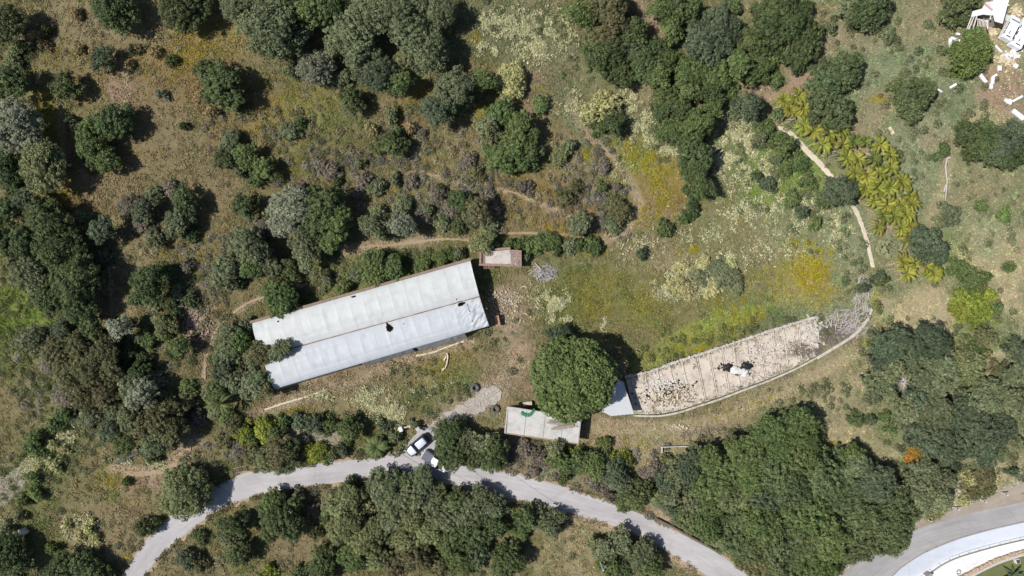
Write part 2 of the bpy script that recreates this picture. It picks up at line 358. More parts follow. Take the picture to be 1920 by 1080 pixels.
def ground_rgb(px, py):
    px = np.asarray(px, float); py = np.asarray(py, float)
    n1 = fbm(px/60, py/60, 1, 4); n2 = fbm(px/60, py/60, 31, 4); n3 = fbm(px/18, py/18, 61, 4); n4 = fbm(px/200, py/200, 91, 3)
    base = np.array(lin(GC['ob'])); g2 = np.array(lin(GC['grn'])); t2 = np.array(lin(GC['tan']))
    w1 = sstep(.42, .62, n1)[..., None]; col = base*(1-w1*.35)+g2*w1*.35
    w2 = sstep(.5, .7, n3)[..., None]; col = col*(1-w2*.5)+t2*w2*.5
    # towards the right side of the picture haze is painted into the colour, paler and greyer
    wr = (sstep(1250, 1750, px)*.55)[..., None]; gg = np.array(lin(GC['ggr'])); col = col*(1-wr)+gg*wr
    wx = px+(n1-.5)*70; wy = py+(n2-.5)*70
    for (x, y, rx, ry, an, c, al) in BR:
        a = math.radians(an); dx = wx-x; dy = wy-y
        u = (dx*math.cos(a)+dy*math.sin(a))/rx; v = (-dx*math.sin(a)+dy*math.cos(a))/ry
        d = np.sqrt(u*u+v*v)+(n3-.5)*.9
        wgt = (sstep(1.25, .55, d)*al)[..., None]
        col = col*(1-wgt)+np.array(lin(GC[c]))*wgt
    for pts, wd, c, al in TRK:
        d = np.full(px.shape, 1e9)
        for (x0, y0), (x1, y1) in zip(pts, pts[1:]):
            vx, vy = x1-x0, y1-y0; tt = np.clip(((px-x0)*vx+(py-y0)*vy)/(vx*vx+vy*vy), 0, 1)
            d = np.minimum(d, np.hypot(px-x0-tt*vx, py-y0-tt*vy))
        wgt = (sstep(1.5, .45, d/wd+(n3-.5)*1.1+(n1-.5)*.6)*al)[..., None]; col = col*(1-wgt)+np.array(lin(GC[c]))*wgt
    m = (0.63+0.42*fbm(px/6, py/6, 7, 3)+.19*sstep(950, 1600, px))[..., None]  # darker left, brighter right: uneven light put into the ground colour
    lum = col.mean(-1, keepdims=True); col = lum+(col-lum)*np.where(px < 1150, .94, .88)[..., None]      # colours muted, more so on the right
    return col*m

# ------------------------------------------------------------------ ground
def axis(inner, step, outer, ratio=1.25):
    a = list(np.arange(-inner, inner+1e-6, step)); d = step; x = a[-1]; ext = []
    while x < outer: d *= ratio; x += d; ext.append(x)
    return np.array([-e for e in reversed(ext)]+a+ext)
GX = axis(90, 0.36, 900); GY = axis(54, 0.36, 900)
XX, YY = np.meshgrid(GX, GY); nx, ny = len(GX), len(GY)
ZZ = T(XX, YY) - 0.16*fbm(XX/1.3, YY/1.3, 3, 3)*(1) - 0.02
ppx, ppy = to_px(XX, YY, ZZ)
gcol = ground_rgb(ppx, ppy)
V = np.stack([XX.ravel(), YY.ravel(), ZZ.ravel()], 1)
ii = (np.arange(ny-1)[:, None]*nx+np.arange(nx-1)[None, :]).ravel()
F = np.stack([ii, ii+1, ii+nx+1, ii+nx], 1)
m, t, b = new_mat('soil'); L = t.links
at = t.nodes.new('ShaderNodeAttribute'); at.attribute_name = 'col'
tc = t.nodes.new('ShaderNodeTexCoord')
n1 = t.nodes.new('ShaderNodeTexNoise'); n1.inputs['Scale'].default_value = 4.5; n1.inputs['Detail'].default_value = 8; n1.inputs['Roughness'].default_value = 0.75
L.new(tc.outputs['Object'], n1.inputs['Vector'])
mr = t.nodes.new('ShaderNodeMapRange'); mr.inputs[1].default_value = .3; mr.inputs[2].default_value = .7; mr.inputs[3].default_value = .62; mr.inputs[4].default_value = 1.42
L.new(n1.outputs['Fac'], mr.inputs[0])
mul = t.nodes.new('ShaderNodeVectorMath'); mul.operation = 'SCALE'; L.new(at.outputs['Color'], mul.inputs[0]); L.new(mr.outputs[0], mul.inputs['Scale'])
L.new(mul.outputs[0], b.inputs['Base Color']); b.inputs['Roughness'].default_value = 0.95; b.inputs['Specular IOR Level'].default_value = 0.1
bn = t.nodes.new('ShaderNodeBump'); bn.inputs['Strength'].default_value = 0.6; bn.inputs['Distance'].default_value = 0.12
L.new(n1.outputs['Fac'], bn.inputs['Height']); L.new(bn.outputs[0], b.inputs['Normal'])
me = np_mesh('ground', V, F, m, {'col': ('POINT', 'FLOAT_COLOR', np.concatenate([gcol.reshape(-1, 3), np.ones((nx*ny, 1))], 1))}, smooth=True)
tag(link('ground', me), kind='structure')

# ------------------------------------------------------------------ roads, paths, pavement
M_conc = road_mat('road_concrete', (176, 173, 174), (148, 146, 148))
M_asph = road_mat('asphalt', (160, 158, 158), (134, 132, 133))
M_dust = road_mat('verge_dust', (160, 150, 138), (134, 124, 112))
M_grav = road_mat('gravel', (184, 178, 170), (138, 130, 120))
M_pave = road_mat('pavement_paint', (190, 195, 205), (180, 185, 197))
M_terr = road_mat('terrace_white', (222, 222, 222), (208, 208, 210))
M_path = road_mat('path_concrete', (212, 202, 184), (176, 164, 144))
M_dirt = road_mat('trodden_soil', (168, 150, 124), (134, 116, 92))
M_lawn = road_mat('lawn_turf', (112, 116, 74), (84, 90, 56))

RA = [(215,1100),(228,1080),(250,1046),(276,1010),(312,975),(350,946),(390,918),(437,895),(480,883),(540,877),(600,869),(680,860),(740,851),(800,856),(850,868),(900,876),(960,888),(1010,900),(1075,918),(1120,934),(1165,950),(1200,960),(1240,982),(1290,1008),(1340,1034),(1370,1054),(1412,1085),(1440,1105)]
RB = [(255,1100),(270,1080),(295,1050),(318,1026),(350,1000),(378,978),(410,957),(445,941),(482,929),(540,918),(600,910),(670,899),(730,893),(790,897),(832,906),(880,918),(942,930),(990,942),(1035,955),(1085,968),(1130,980),(1170,993),(1215,1015),(1265,1043),(1300,1063),(1330,1082),(1352,1100)]
strip('road', RA, RB, 0.03, M_conc, cross=8, jag=.7, step=5)
strip('road_edge', [(p[0], p[1]-6) for p in RA], [(p[0], p[1]+7) for p in RB], 0.012, M_dirt, cross=8, jag=4, seed=5)
strip('driveway', [(750,856),(768,826),(788,806),(803,796)], [(806,864),(812,848),(820,828),(828,812)], 0.05, M_conc, cross=6, jag=0.6)
strip('gravel_drive', [(800,800),(833,776),(868,756),(896,738),(915,727),(932,722)], [(832,818),(858,797),(884,779),(912,765),(936,752),(943,738)], 0.02, M_grav, cross=6, jag=4, seed=2, step=5)
LA = [(1560,1100),(1580,1078),(1612,1052),(1660,1020),(1710,996),(1765,976),(1815,963),(1870,951),(1920,941),(1960,933)]
LB = [(1650,1100),(1675,1080),(1690,1066),(1713,1050),(1737,1036),(1790,1014),(1840,999),(1880,989),(1920,980),(1960,972)]
strip('road', LA, LB, 0.03, M_asph, cross=8, jag=0.5)
strip('verge', [(1545,1090),(1590,1045),(1650,1005),(1705,978),(1760,962),(1810,945),(1860,926),(1920,905),(1960,893)], [(a+2, c+3) for a, c in LA[:1]]+[(a, c+3) for a, c in LA[1:]], 0.012, M_dust, cross=6, jag=2.5, seed=4)
# raised pavement with a real kerb, railing wall, white terrace
WA = [(1700,1105),(1732,1080),(1765,1056),(1800,1040),(1865,1021),(1920,1008),(1960,1000)]
def raised(name, A, B, hgt, mat, n=40, kind='structure'):
    a, _ = resample(A, n); b, _ = resample(B, n); mb = MB(); q = []
    for i in range(n):
        p0 = P(a[i].x, a[i].y, hgt); p1 = P(b[i].x, b[i].y, hgt); q.append((p0, p1))
    vs = []; 
    for p0, p1 in q:
        vs += [p0, p1, Vector((p0.x, p0.y, p0.z-hgt-.3)), Vector((p1.x, p1.y, p1.z-hgt-.3))]
    fs = []
    for i in range(n-1):
        k = i*4
        fs += [(k, k+1, k+5, k+4), (k, k+4, k+6, k+2), (k+1, k+3, k+7, k+5)]
    fs += [(0, 2, 3, 1), (n*4-4, n*4-3, n*4-1, n*4-2)]
    mb.add(vs, fs); return mb, q
def raised_obj(name, A, B, hgt, mat, n=40, kind='structure', parent=None):
    mb, q = raised(name, A, B, hgt, mat, n)
    o = mb.build(name, mat, parent)
    me = o.data; uvl = me.uv_layers.new(name='UVMap')
    for lp in me.loops:
        v = me.vertices[lp.vertex_index].co; uvl.data[lp.index].uv = (v.x, v.y)
    if kind: tag(o, kind=kind)
    return o
raised_obj('pavement', LB, WA, 0.14, M_pave)
M_kerb = simple('kerb_stone', (150, 146, 144), var=.3, scale=2)
raised_obj('kerb', [(a, c-2.2) for a, c in LB], LB, 0.145, M_kerb)
STW = [(1745,1105),(1800,1081),(1840,1061),(1865,1049),(1890,1040),(1920,1031),(1960,1020)]
raised_obj('terrace', [(a+2, c+5) for a, c in WA], [(a-1, c-2) for a, c in STW], 0.08, M_terr)
strip('lawn', [(a+3, c+8) for a, c in STW], [(1800,1150),(1860,1150),(1920,1150),(1960,1150)], 0.05, M_lawn, cross=6, jag=.6)

# paths
strip('path', [(1452,236),(1466,238),(1480,243),(1500,262),(1520,283),(1540,303),(1553,318),(1563,331)], [(1454,239),(1462,244),(1474,250),(1494,270),(1513,291),(1532,309),(1546,324),(1559,337)], 0.05, M_path, cross=3, step=3, jag=.8, seed=8)
strip('path', [(1594,377),(1604,388),(1612,403),(1622,430),(1629,452),(1634,476),(1640,501)], [(1591,380),(1598,391),(1606,408),(1615,432),(1623,456),(1628,480),(1634,502)], 0.05, M_path, cross=3, step=3, jag=.8, seed=9)
def trod(pts, wd, mat=None, seed=0):
    a, _ = resample(pts, 24); A = []; B = []
    for i in range(24):
        d = (a[min(i+1, 23)]-a[max(i-1, 0)]).normalized(); nrm = Vector((-d.y, d.x))*wd*.65
        A.append(a[i]+nrm); B.append(a[i]-nrm)
    strip('path', A, B, 0.03, mat or M_dirt, cross=2, step=3, jag=wd*.22, seed=seed)
trod([(650,470),(690,462),(740,459),(800,451),(840,448),(880,451)], 3.2, seed=1)
trod([(935,438),(990,437),(1040,439),(1090,444),(1110,447)], 3.2, seed=2)
trod([(384,712),(384,690),(388,665),(397,635),(412,610),(440,585),(470,566),(500,556),(545,546),(575,530)], 3.0, seed=3)
trod([(193,476),(202,490),(206,520),(209,560),(209,600)], 2.6, seed=4)
trod([(232,887),(270,888),(300,884),(330,870),(350,848),(360,822)], 7, seed=5)
trod([(770,325),(830,331),(880,350),(920,362),(960,360),(1010,380)], 2.4, seed=7)
trod([(496,768),(530,757),(580,742),(610,731)], 2.4, M_path, seed=10)
trod([(780,667),(810,661),(845,648),(870,640)], 2.2, M_path, seed=11)

# ------------------------------------------------------------------ greenhouse
M_film = simple('plastic_film', (198, 203, 209), rough=.6, var=.08, scale=.9, spec=.4)
nt_ = M_film.node_tree; b_ = nt_.nodes['Principled BSDF']
tr = nt_.nodes.new('ShaderNodeBsdfTranslucent'); tr.inputs['Color'].default_value = (.5, .53, .55, 1)
ms = nt_.nodes.new('ShaderNodeMixShader'); ms.inputs[0].default_value = .22
nt_.links.new(b_.outputs[0], ms.inputs[1]); nt_.links.new(tr.outputs[0], ms.inputs[2]); nt_.links.new(ms.outputs[0], nt_.nodes['Material Output'].inputs[0])
M_filmold = simple('old_plastic_film', (186, 189, 189), rough=.65, var=.12, scale=.7)
nt_ = M_filmold.node_tree; b_ = nt_.nodes['Principled BSDF']
M_side = simple('side_plastic', (165, 166, 168), rough=.6, var=.25, scale=1.0)
M_steel = simple('galvanised_steel', (150, 150, 150), rough=.5, var=.3, metal=.4)
M_rust = simple('rusty_wood', (122, 92, 72), var=.4, scale=5)
M_block = simple('earthy_blocks', (140, 118, 102), var=.45, scale=1.6, bump=.6)

gh = thing('greenhouse', P(700, 610, 0), 'long twin-span greenhouse under white plastic film with torn holes', 'greenhouse')
gi = gh.matrix_world.inverted() if False else Matrix.Translation(-gh.location)
# photo corners of the eaves: left end then right end, upper edge, valley, lower edge
EH = 2.9
def gpt(u, rail):
    A = {0: ((473, 606), (882, 489)), 1: ((494, 668), (899, 556)), 2: ((515, 729), (917, 611))}[rail]
    return Vector((A[0][0]+(A[1][0]-A[0][0])*u, A[0][1]+(A[1][1]-A[0][1])*u))
ZG = float(T(*P(700, 610).xy))
def gworld(p2, z):
    k = S*(H-z)/H; return Vector(((p2.x-960)*k, (540-p2.y)*k, z))
HOOPS = 17
def film(rail0, rail1, rise, holes, seed, wr=0.0):
    nu, nv = 16*14, 44; V = []; keep = []
    rr = random.Random(seed); hj = [rr.uniform(-.015, .015) for _ in range(HOOPS)]
    for i in range(nu+1):
        u = i/nu; q = u*(HOOPS-1); fr = q-math.floor(q); k0 = min(int(q), HOOPS-2)
        hz = hj[k0]*(1-fr)+hj[k0+1]*fr
        sag = 0.055*math.sin(math.pi*fr)**0.45
        a = gworld(gpt(u, rail0), ZG+EH); c = gworld(gpt(u, rail1), ZG+EH)
        for j in range(nv+1):
            v = j/nv; p = a.lerp(c, v)
            arch = math.sin(math.pi*v)**0.72
            z = ZG+EH+rise*arch + (hz-sag)*arch
            z -= .035*(abs(math.sin(math.pi*v*4))**.4-1)*-1 if 0 < v < 1 else 0
            # loose cloth ripples, strongest at the flapping right end of the lower span
            z += 0.05*(vnoise(u*60, v*5, seed)-.5)+0.03*(vnoise(u*9, v*22, seed+4)-.5)
            if wr and u > .86:
                e = (u-.86)/.14; z += wr*e*(vnoise(u*90+v*16, v*6-u*18, 77)-.5)-wr*.5*e*e*math.sin(math.pi*v)
            V.append((p.x, p.y, z))
    V = np.array(V); F = []
    for i in range(nu):
        for j in range(nv):
            k = i*(nv+1)+j; c = V[[k, k+1, k+nv+1, k+nv+2]].mean(0)
            cx, cy = to_px(*c); cut = False
            for (hx, hy, ra, rb, an, pointy) in holes:
                ca, sa = math.cos(math.radians(an)), math.sin(math.radians(an)); dx, dy = cx-hx, cy-hy
                uu = (dx*ca+dy*sa)/ra; vv = (-dx*sa+dy*ca)/(rb*max(.08, 1-pointy*uu))
                if uu*uu+vv*vv < 1: cut = True
            if not cut: F.append((k, k+nv+1, k+nv+2, k+1))
    me = np_mesh('cover', V-np.array(gh.location), F, None, smooth=True)
    return me
me = film(0, 1, .85, [(862, 568, 7, 3, -25, .3), (856, 561, 1.4, 1.4, 0, 0), (663, 556, 5, 1.6, -10, 0), (528, 595, 7, 1.4, -10, .5), (522, 603, 2, 1.4, 0, 0)], 5)
me.materials.append(M_filmold); o = link('film_cover', me, gh); tag(o, 'greyer upper span of plastic film')
me = film(1, 2, .8, [(729, 613, 9.5, 5.5, 62, -.75), (866, 570, 8, 3.2, -22, .5), (881, 583, 1.5, 1, 0, 0), (757, 607, 1.2, 1, 0, 0)], 9, wr=.55)
me.materials.append(M_film); o = link('film_cover', me, gh); tag(o, 'whiter lower span of plastic film, wrinkled at one end')
# hoops
for hi in range(HOOPS):
    u = hi/(HOOPS-1)
    for r0, r1, rise in ((0, 1, .85), (1, 2, .8)):
        a = gworld(gpt(u, r0), ZG+EH); c = gworld(gpt(u, r1), ZG+EH); pts = []
        for j in range(15):
            v = j/14; p = a.lerp(c, v); pts.append((p.x-gh.location.x, p.y-gh.location.y, ZG+EH+rise*math.sin(math.pi*v)**.72-.10-gh.location.z))
        mb = MB().tube(pts, .035, 5)
        for e in (pts[0], pts[-1]): mb.tube([e, (e[0], e[1], ZG-.3-gh.location.z)], .04, 5)
        mb.build('hoop', M_steel, gh)
# valley gutter with dirt in it
g = MB()
for i in range(60):
    u0, u1 = i/60, (i+1)/60
    a = gworld(gpt(u0, 1), ZG+EH+.03)-gh.location; c = gworld(gpt(u1, 1), ZG+EH+.03)-gh.location
    wv = .05+.05*vnoise(np.array(i*.4), np.array(3.), 4)
    g.tube([a, c], [float(wv), float(wv)], 5)
g.build('gutter', M_rust, gh)
# side walls
def side(name, rail, mat, u0, u1, lean, top=EH, low=0.0, n=40, ripple=.12):
    V = []; F = []
    for i in range(n+1):
        u = u0+(u1-u0)*i/n; p = gworld(gpt(u, rail), ZG+top); q = gpt(u, rail)
        nrm = (gworld(gpt(u, 2), 0)-gworld(gpt(u, 0), 0)).normalized()*(1 if rail == 2 else -1)
        for j in range(7):
            f = j/6; d = nrm*(lean*f+ripple*(float(vnoise(np.array(u*70.), np.array(f*3), 8))-.5)*math.sin(math.pi*min(1, f*1.2)))
            V.append((p.x+d.x-gh.location.x, p.y+d.y-gh.location.y, ZG+top-(top-low)*f-gh.location.z))
    for i in range(n):
        for j in range(6):
            k = i*7+j; F.append((k, k+1, k+8, k+7))
    link(name, np_mesh(name, V, F, mat, smooth=True), gh)
side('side_wall', 2, M_side, .40, .64, .75, low=.2)
side('side_wall', 2, M_side, .66, .885, .95, low=.2)
side('side_wall', 2, M_side, 0, .38, .35, low=.0)
side('side_wall', 0, M_side, 0, 1, .1)
# block wall behind the upper eave
w_ = thing('retaining_wall', P(680, 546, 0), 'long brown block wall along the upper side of the greenhouse', 'wall')
mb, _ = raised('w', [(470,602),(560,577),(680,542),(780,513),(881,485)], [(471,607),(561,582),(681,547),(781,518),(882,490)], 2.35, None, 50)
mb.v = [tuple(Vector(v)-w_.location) for v in mb.v]; mb.build('wall_blocks', M_block, w_)
mb = MB()
for i in range(86):
    f = i/85; p = Vector((471+410*f, 603.6-117.3*f)); q = P(p.x, p.y, 2.4)-w_.location
    mb.box(q, (.42, .40, .12), rz=.278+random.uniform(-.04, .04), bev=.03)
mb.build('coping', simple('coping_clay', (132, 116, 104), var=.35, scale=2.5), w_)
# end doors : open frame gables at both ends
for u, rails in ((0, (0, 1)), (1, (0, 1)), (0, (1, 2)), (1, (1, 2))):
    a = gworld(gpt(u, rails[0]), ZG+EH)-gh.location; c = gworld(gpt(u, rails[1]), ZG+EH)-gh.location; mb = MB()
    for f in (.25, .5, .75):
        p = a.lerp(c, f); z0 = ZG-.2-gh.location.z; mb.tube([(p.x, p.y, z0), (p.x, p.y, p.z+.75*math.sin(math.pi*f)**.72-.1)], .04, 5)
    mb.tube([a, c], .04, 5); mb.build('gable_frame', M_steel, gh)

# wooden crate table beside its right end
M_wood = simple('weathered_wood', (160, 124, 98), var=.3, scale=6)
cr = thing('wooden_cabinet', P(932, 601, 0), 'small brown wooden cabinet standing beside the greenhouse corner', 'cabinet', rz=.2)
MB().box((0, 0, .55), (.75, 1.5, 1.1), bev=.03).build('cabinet_body', M_rust, cr)
MB().box((.05, 0, 1.14), (.8, 1.65, .07), bev=.02).build('cabinet_top', M_wood, cr)
mb = MB()
for k in range(4): mb.box((-.75, -.6+k*.35, .5), (.6, .08, .08), rz=.1)
mb.box((-.75, 0, .9), (.5, 1.1, .06)); mb.build('slatted_shelf', simple('grey_wood', (110, 106, 102), var=.3, scale=5), cr)

# ------------------------------------------------------------------ flat-roofed hut
M_hroof = simple('roof_screed', (178, 171, 165), var=.22, scale=1.1, dark=(150, 140, 134))
M_brick = simple('pinkish_brick', (142, 120, 106), var=.35, scale=3, bump=.3)
M_hwall = simple('hut_render', (120, 102, 92), var=.3, scale=2)
M_black = simple('black_rubber', (30, 30, 32), var=.3, rough=.7)
hut = thing('flat_roofed_hut', P(940, 486, 0), 'small hut with flat pinkish concrete roof beside the hedge', 'hut')
def quadbox(px4, h, thick, mat, name, parent):
    tops = [P(*p, h)-parent.location for p in px4]
    zc = sum(t.z for t in tops)/4
    for t_ in tops: t_.z = zc
    return MB().poly(tops, thick=thick).build(name, mat, parent)
quadbox([(903,471),(977,471),(977,499),(903,496)], 1.95, 2.2, M_hwall, 'wall', hut)
quadbox([(910,472.5),(957,468),(958,495),(910,494)], 2.2, .16, M_hroof, 'roof_slab', hut)
quadbox([(958,468),(978,469.5),(978,500.5),(958,499)], 2.2, .16, simple('roof_brown', (138, 118, 110), var=.3, scale=2.5, dark=(100, 84, 78)), 'roof_slab', hut)
quadbox([(898,494.5),(958,495.4),(958,499.5),(898,498)], 2.24, .2, M_brick, 'parapet', hut)
quadbox([(899,474),(902.5,474),(902.5,494),(898.5,494)], 2.24, .25, M_brick, 'parapet', hut)
quadbox([(912,466.5),(957,463.5),(957,467.4),(910,471.8)], 2.26, .25, M_brick, 'parapet', hut)
mb = MB()
for k in range(8):
    p = P(907.5+k*2.6, 501.2, 1.2)-hut.location; mb.box((p.x, p.y, p.z), (.09, .55, .08))
mb.build('rack', M_brick, hut)
mb = MB()
rr = random.Random(3)
for k in range(26):
    p = P(rr.uniform(913, 975), rr.uniform(473, 496), 2.22)-hut.location; s_ = rr.uniform(.04, .12); mb.box(p, (s_*1.6, s_, s_*.5), rz=rr.uniform(0, 3))
mb.build('roof_debris', simple('debris', (205, 200, 190), var=.4), hut)

# ------------------------------------------------------------------ container-like shed with corrugated roof
M_corr = simple('corrugated_sheet', (184, 182, 179), var=.16, scale=.6, rough=.5, dark=(160, 157, 152))
M_trim = simple('grey_trim', (170, 168, 164), var=.2)
M_shw = simple('shed_wall', (186, 180, 170), var=.2, scale=1.5)
sh = thing('shed', P(1017, 798, 0), 'long rectangular shed with white ribbed metal roof under the big pine', 'shed')
def corr_roof(name, TL, TR, BR_, BL, h0, h1, ribs, mat, parent, amp=.03):
    a, b2, c, d = (P(*TL, h0), P(*TR, h0), P(*BR_, h1), P(*BL, h1))
    nu, nv = ribs*6, 4; V = []; F = []   # ribs run along the long side
    for i in range(nu+1):
        f = i/nu; l = a.lerp(d, f); r = b2.lerp(c, f)
        ph = (i % 6)/6; z = amp*(1 if ph < .35 else -1)
        for j in range(nv+1):
            p = l.lerp(r, j/nv)-parent.location; V.append((p.x, p.y, p.z+z))
    for i in range(nu):
        for j in range(nv):
            k = i*(nv+1)+j; F.append((k, k+nv+1, k+nv+2, k+1))
    me = np_mesh(name, V, F, mat); 
    if me.polygons[0].normal.z < 0: me.flip_normals()
    o = link(name, me, parent); return o
corr_roof('roof_sheet', (952,764), (1088,785), (1083,831), (946.5,811), 2.75, 2.6, 13, M_corr, sh)
quadbox([(953,766),(1086,786.5),(1081,829.5),(948,810)], 2.45, 2.7, M_shw, 'wall', sh)
quadbox([(950.4,762.7),(953,763),(948,812.5),(945.4,811.8)], 2.80, .22, M_trim, 'verge_trim', sh)
quadbox([(947,811.4),(1083,831.4),(1083,833),(946.5,813)], 2.70, .2, simple('gutter_ochre', (150, 134, 104), var=.3), 'verge_trim', sh)
quadbox([(952,762),(1089,783),(1088.6,785),(952,764)], 2.85, .2, M_trim, 'verge_trim', sh)
quadbox([(1088.6,785),(1090,785),(1084.5,833),(1083.3,833)], 2.80, .2, M_trim, 'verge_trim', sh)
mb = MB()
p = P(1090, 805, 1.0)-sh.location; mb.box((p.x-.28, p.y, .95-0), (.06, .9, 2.0)); mb.build('door', M_rust, sh)
mb = MB()
for f in (.26, .52, .77):
    a = P(952+136*f, 764+21*f, 2.80)-sh.location; c = P(946.5+136.5*f, 811+20*f, 2.66)-sh.location; d = c-a
    mb.box((a+c)/2, (d.length, .05, .02), rz=math.atan2(d.y, d.x), ry=math.asin(min(1, .14/d.length)))
mb.build('lap_joint', simple('lap_grey', (150, 146, 140), var=.3), sh)
# fallen palm fronds lying on it, green netting scrap
def frond_mesh(L_, w_, n, droop, seed, flat=False):
    r = random.Random(seed); V = []; F = []
    def pt(s_): return Vector((s_*L_, math.sin(s_*1.4+seed)*.08*L_, (0 if flat else .35*L_*math.sin(s_*math.pi*.62)-droop*L_*s_*s_)))
    for i in range(n):
        s_ = .12+.88*i/n; p = pt(s_); q = pt(min(1, s_+.03)); d = (q-p).normalized()
        l = w_*math.sin(math.pi*(0.1+.86*s_))**.7*r.uniform(.8, 1.1)
        for sg in (-1, 1):
            side_ = Vector((-d.y, d.x, 0))*sg
            tip = p+side_*l*.8+d*l*.62+Vector((0, 0, (.02 if flat else -.22*l+r.uniform(-.05, .05)*l)))
            k = len(V); wd = .03+.02*w_
            V += [tuple(p-d*wd), tuple(p+d*wd*1.0), tuple(tip)]; F.append((k, k+1, k+2))
    # rachis
    for i in range(8):
        p = pt(i/8); q = pt((i+1)/8); k = len(V); wd = .035*(1-i/9)+.008
        V += [(p.x, p.y-wd, p.z+.01), (p.x, p.y+wd, p.z+.01), (q.x, q.y, q.z+.01)]; F.append((k, k+1, k+2))
    return V, F
M_deadf = simple('dead_frond', (140, 132, 122), var=.3, scale=4)
for k, (x, y, an, ln) in enumerate([(1084, 797, 172, 4.6), (1084, 799, 178, 4.9), (1082, 797, 163, 2.7), (1083, 801, 184, 4.2)]):
    V_, F_ = frond_mesh(ln, .55, 60, 0, k+2, flat=True)
    o = link('dead_frond', np_mesh('dead_frond', V_, F_, M_deadf)); p = P(x, y, 2.84+.05*k); o.location = p; o.rotation_euler = (0, 0, math.radians(an))
    tag(o, 'dry grey palm frond on the ribbed shed roof, '+['second from the ridge side', 'longest one in the middle', 'short uppermost one', 'lowest one'][k], 'palm frond', 'dry fronds on the shed roof')
mb = MB(); rr = random.Random(8)
for k in range(150):
    f = rr.random(); x = 978+f*23; y = 773.5+5*math.sin(f*3.4)-4*max(0, f-.75)*3+rr.uniform(-2, 2)
    p = P(x, y, 2.80+rr.uniform(0, .12)); mb.box(p, (.30, .22, .02), rz=rr.uniform(0, 3), rx=rr.uniform(-.5, .5), ry=rr.uniform(-.5, .5))
o = mb.build('green_netting', simple('green_net', (62, 128, 92), var=.35, scale=4)); tag(o, 'scrap of green netting lying on the ribbed shed roof', 'netting')

# ------------------------------------------------------------------ small white-roofed lean-to
M_wr = simple('white_sheet_roof', (182, 184, 188), var=.05, scale=.8, rough=.5)
lt = thing('lean_to', P(1163, 748, 0), 'lean-to with smooth white roof joining the ruined slab', 'shed')
tops = [P(x, y, 2.5)-lt.location for x, y in ((1146,707),(1168.5,716),(1188.5,776),(1146,780),(1128,771.5))]
for t_ in tops: t_.z = 2.5
MB().poly(tops, thick=.09).build('roof_sheet', M_wr, lt)
bt = [Vector((t_.x*.96-.04, t_.y*.97, 2.38)) for t_ in tops]
MB().poly(bt, z0=-.4).build('wall', simple('leanto_wall', (96, 90, 86), var=.3), lt)
mb = MB(); 
for a, c in ((0, 1), (1, 2)): mb.tube([tops[a]+Vector((0, 0, .04)), tops[c]+Vector((0, 0, .04))], .05, 5)
mb.build('roof_edge', M_trim, lt)

# ------------------------------------------------------------------ ruined pens on a curved slab
M_slab = simple('worn_slab', (186, 176, 164), var=.3, scale=.45, dark=(134, 120, 106))
M_wallw = simple('whitewashed_wall', (180, 174, 164), var=.35, scale=1.4, dark=(140, 132, 122), bump=.4)
M_part = simple('partition_kerb', (188, 178, 164), var=.45, scale=1.8, dark=(112, 98, 86))
TOPE = [(1173,708),(1198,703),(1222,697),(1250,686),(1285,674),(1335,658),(1385,641),(1440,623),(1490,607),(1533,595)]
BOTE = [(1189,776),(1215,777),(1240,775),(1272,769),(1310,757),(1347,745),(1397,726),(1440,710),(1490,688),(1530,667),(1560,648)]
pen = thing('ruined_pens', P(1350, 700, 0), 'long curved concrete slab of ruined pens with low partitions strewn with rubbish', 'ruin')
def pbuild(mb, name, mat):
    mb.v = [tuple(Vector(v)-pen.location) for v in mb.v]; return mb.build(name, mat, pen)
BO2 = BOTE[:-1]
mb, _ = raised('s', TOPE, BO2, .10, None, 60); pbuild(mb, 'floor_slab', M_slab)
ta, _ = resample(TOPE, 200); ba, _ = resample(BO2, 200)
# rough outer wall (upper side)
mb = MB(); rr = random.Random(4)
for i in range(0, 199):
    p = ta[i]
    q = P(p.x, p.y-1.5+rr.uniform(-.6, .6), .35); dr = (ta[min(i+1, 199)]-ta[max(0, i-1)]); an = math.atan2(-dr.y, dr.x)
    mb.box(q, (rr.uniform(.14, .24), rr.uniform(.22, .55), rr.uniform(.45, .8)), rz=an+rr.uniform(-.2, .2), bev=.03)
pbuild(mb, 'rim_wall', M_wallw)
KW = [(1189,778),(1235,778.5),(1272,772),(1310,760),(1347,748),(1397,729),(1440,713),(1490,691),(1530,670),(1565,649),(1592,632),(1612,615),(1626,596),(1634,577)]
kw = thing('kerb_wall', P(1500, 690, 0), 'low pale curved wall edging the lower side of the ruined slab', 'wall')
mb, _ = raised('k', KW[:9], [(a+.4, c+3.2) for a, c in KW[:9]], .42, None, 60)
mb.v = [tuple(Vector(v)-kw.location) for v in mb.v]; mb.build('wall_run', M_wallw, kw)
mb, _ = raised('k', KW[8:], [(a+3.0, c+4.0) for a, c in KW[8:]], .42, None, 40)
mb.v = [tuple(Vector(v)-kw.location) for v in mb.v]; mb.build('wall_run', M_path if False else M_wallw, kw)
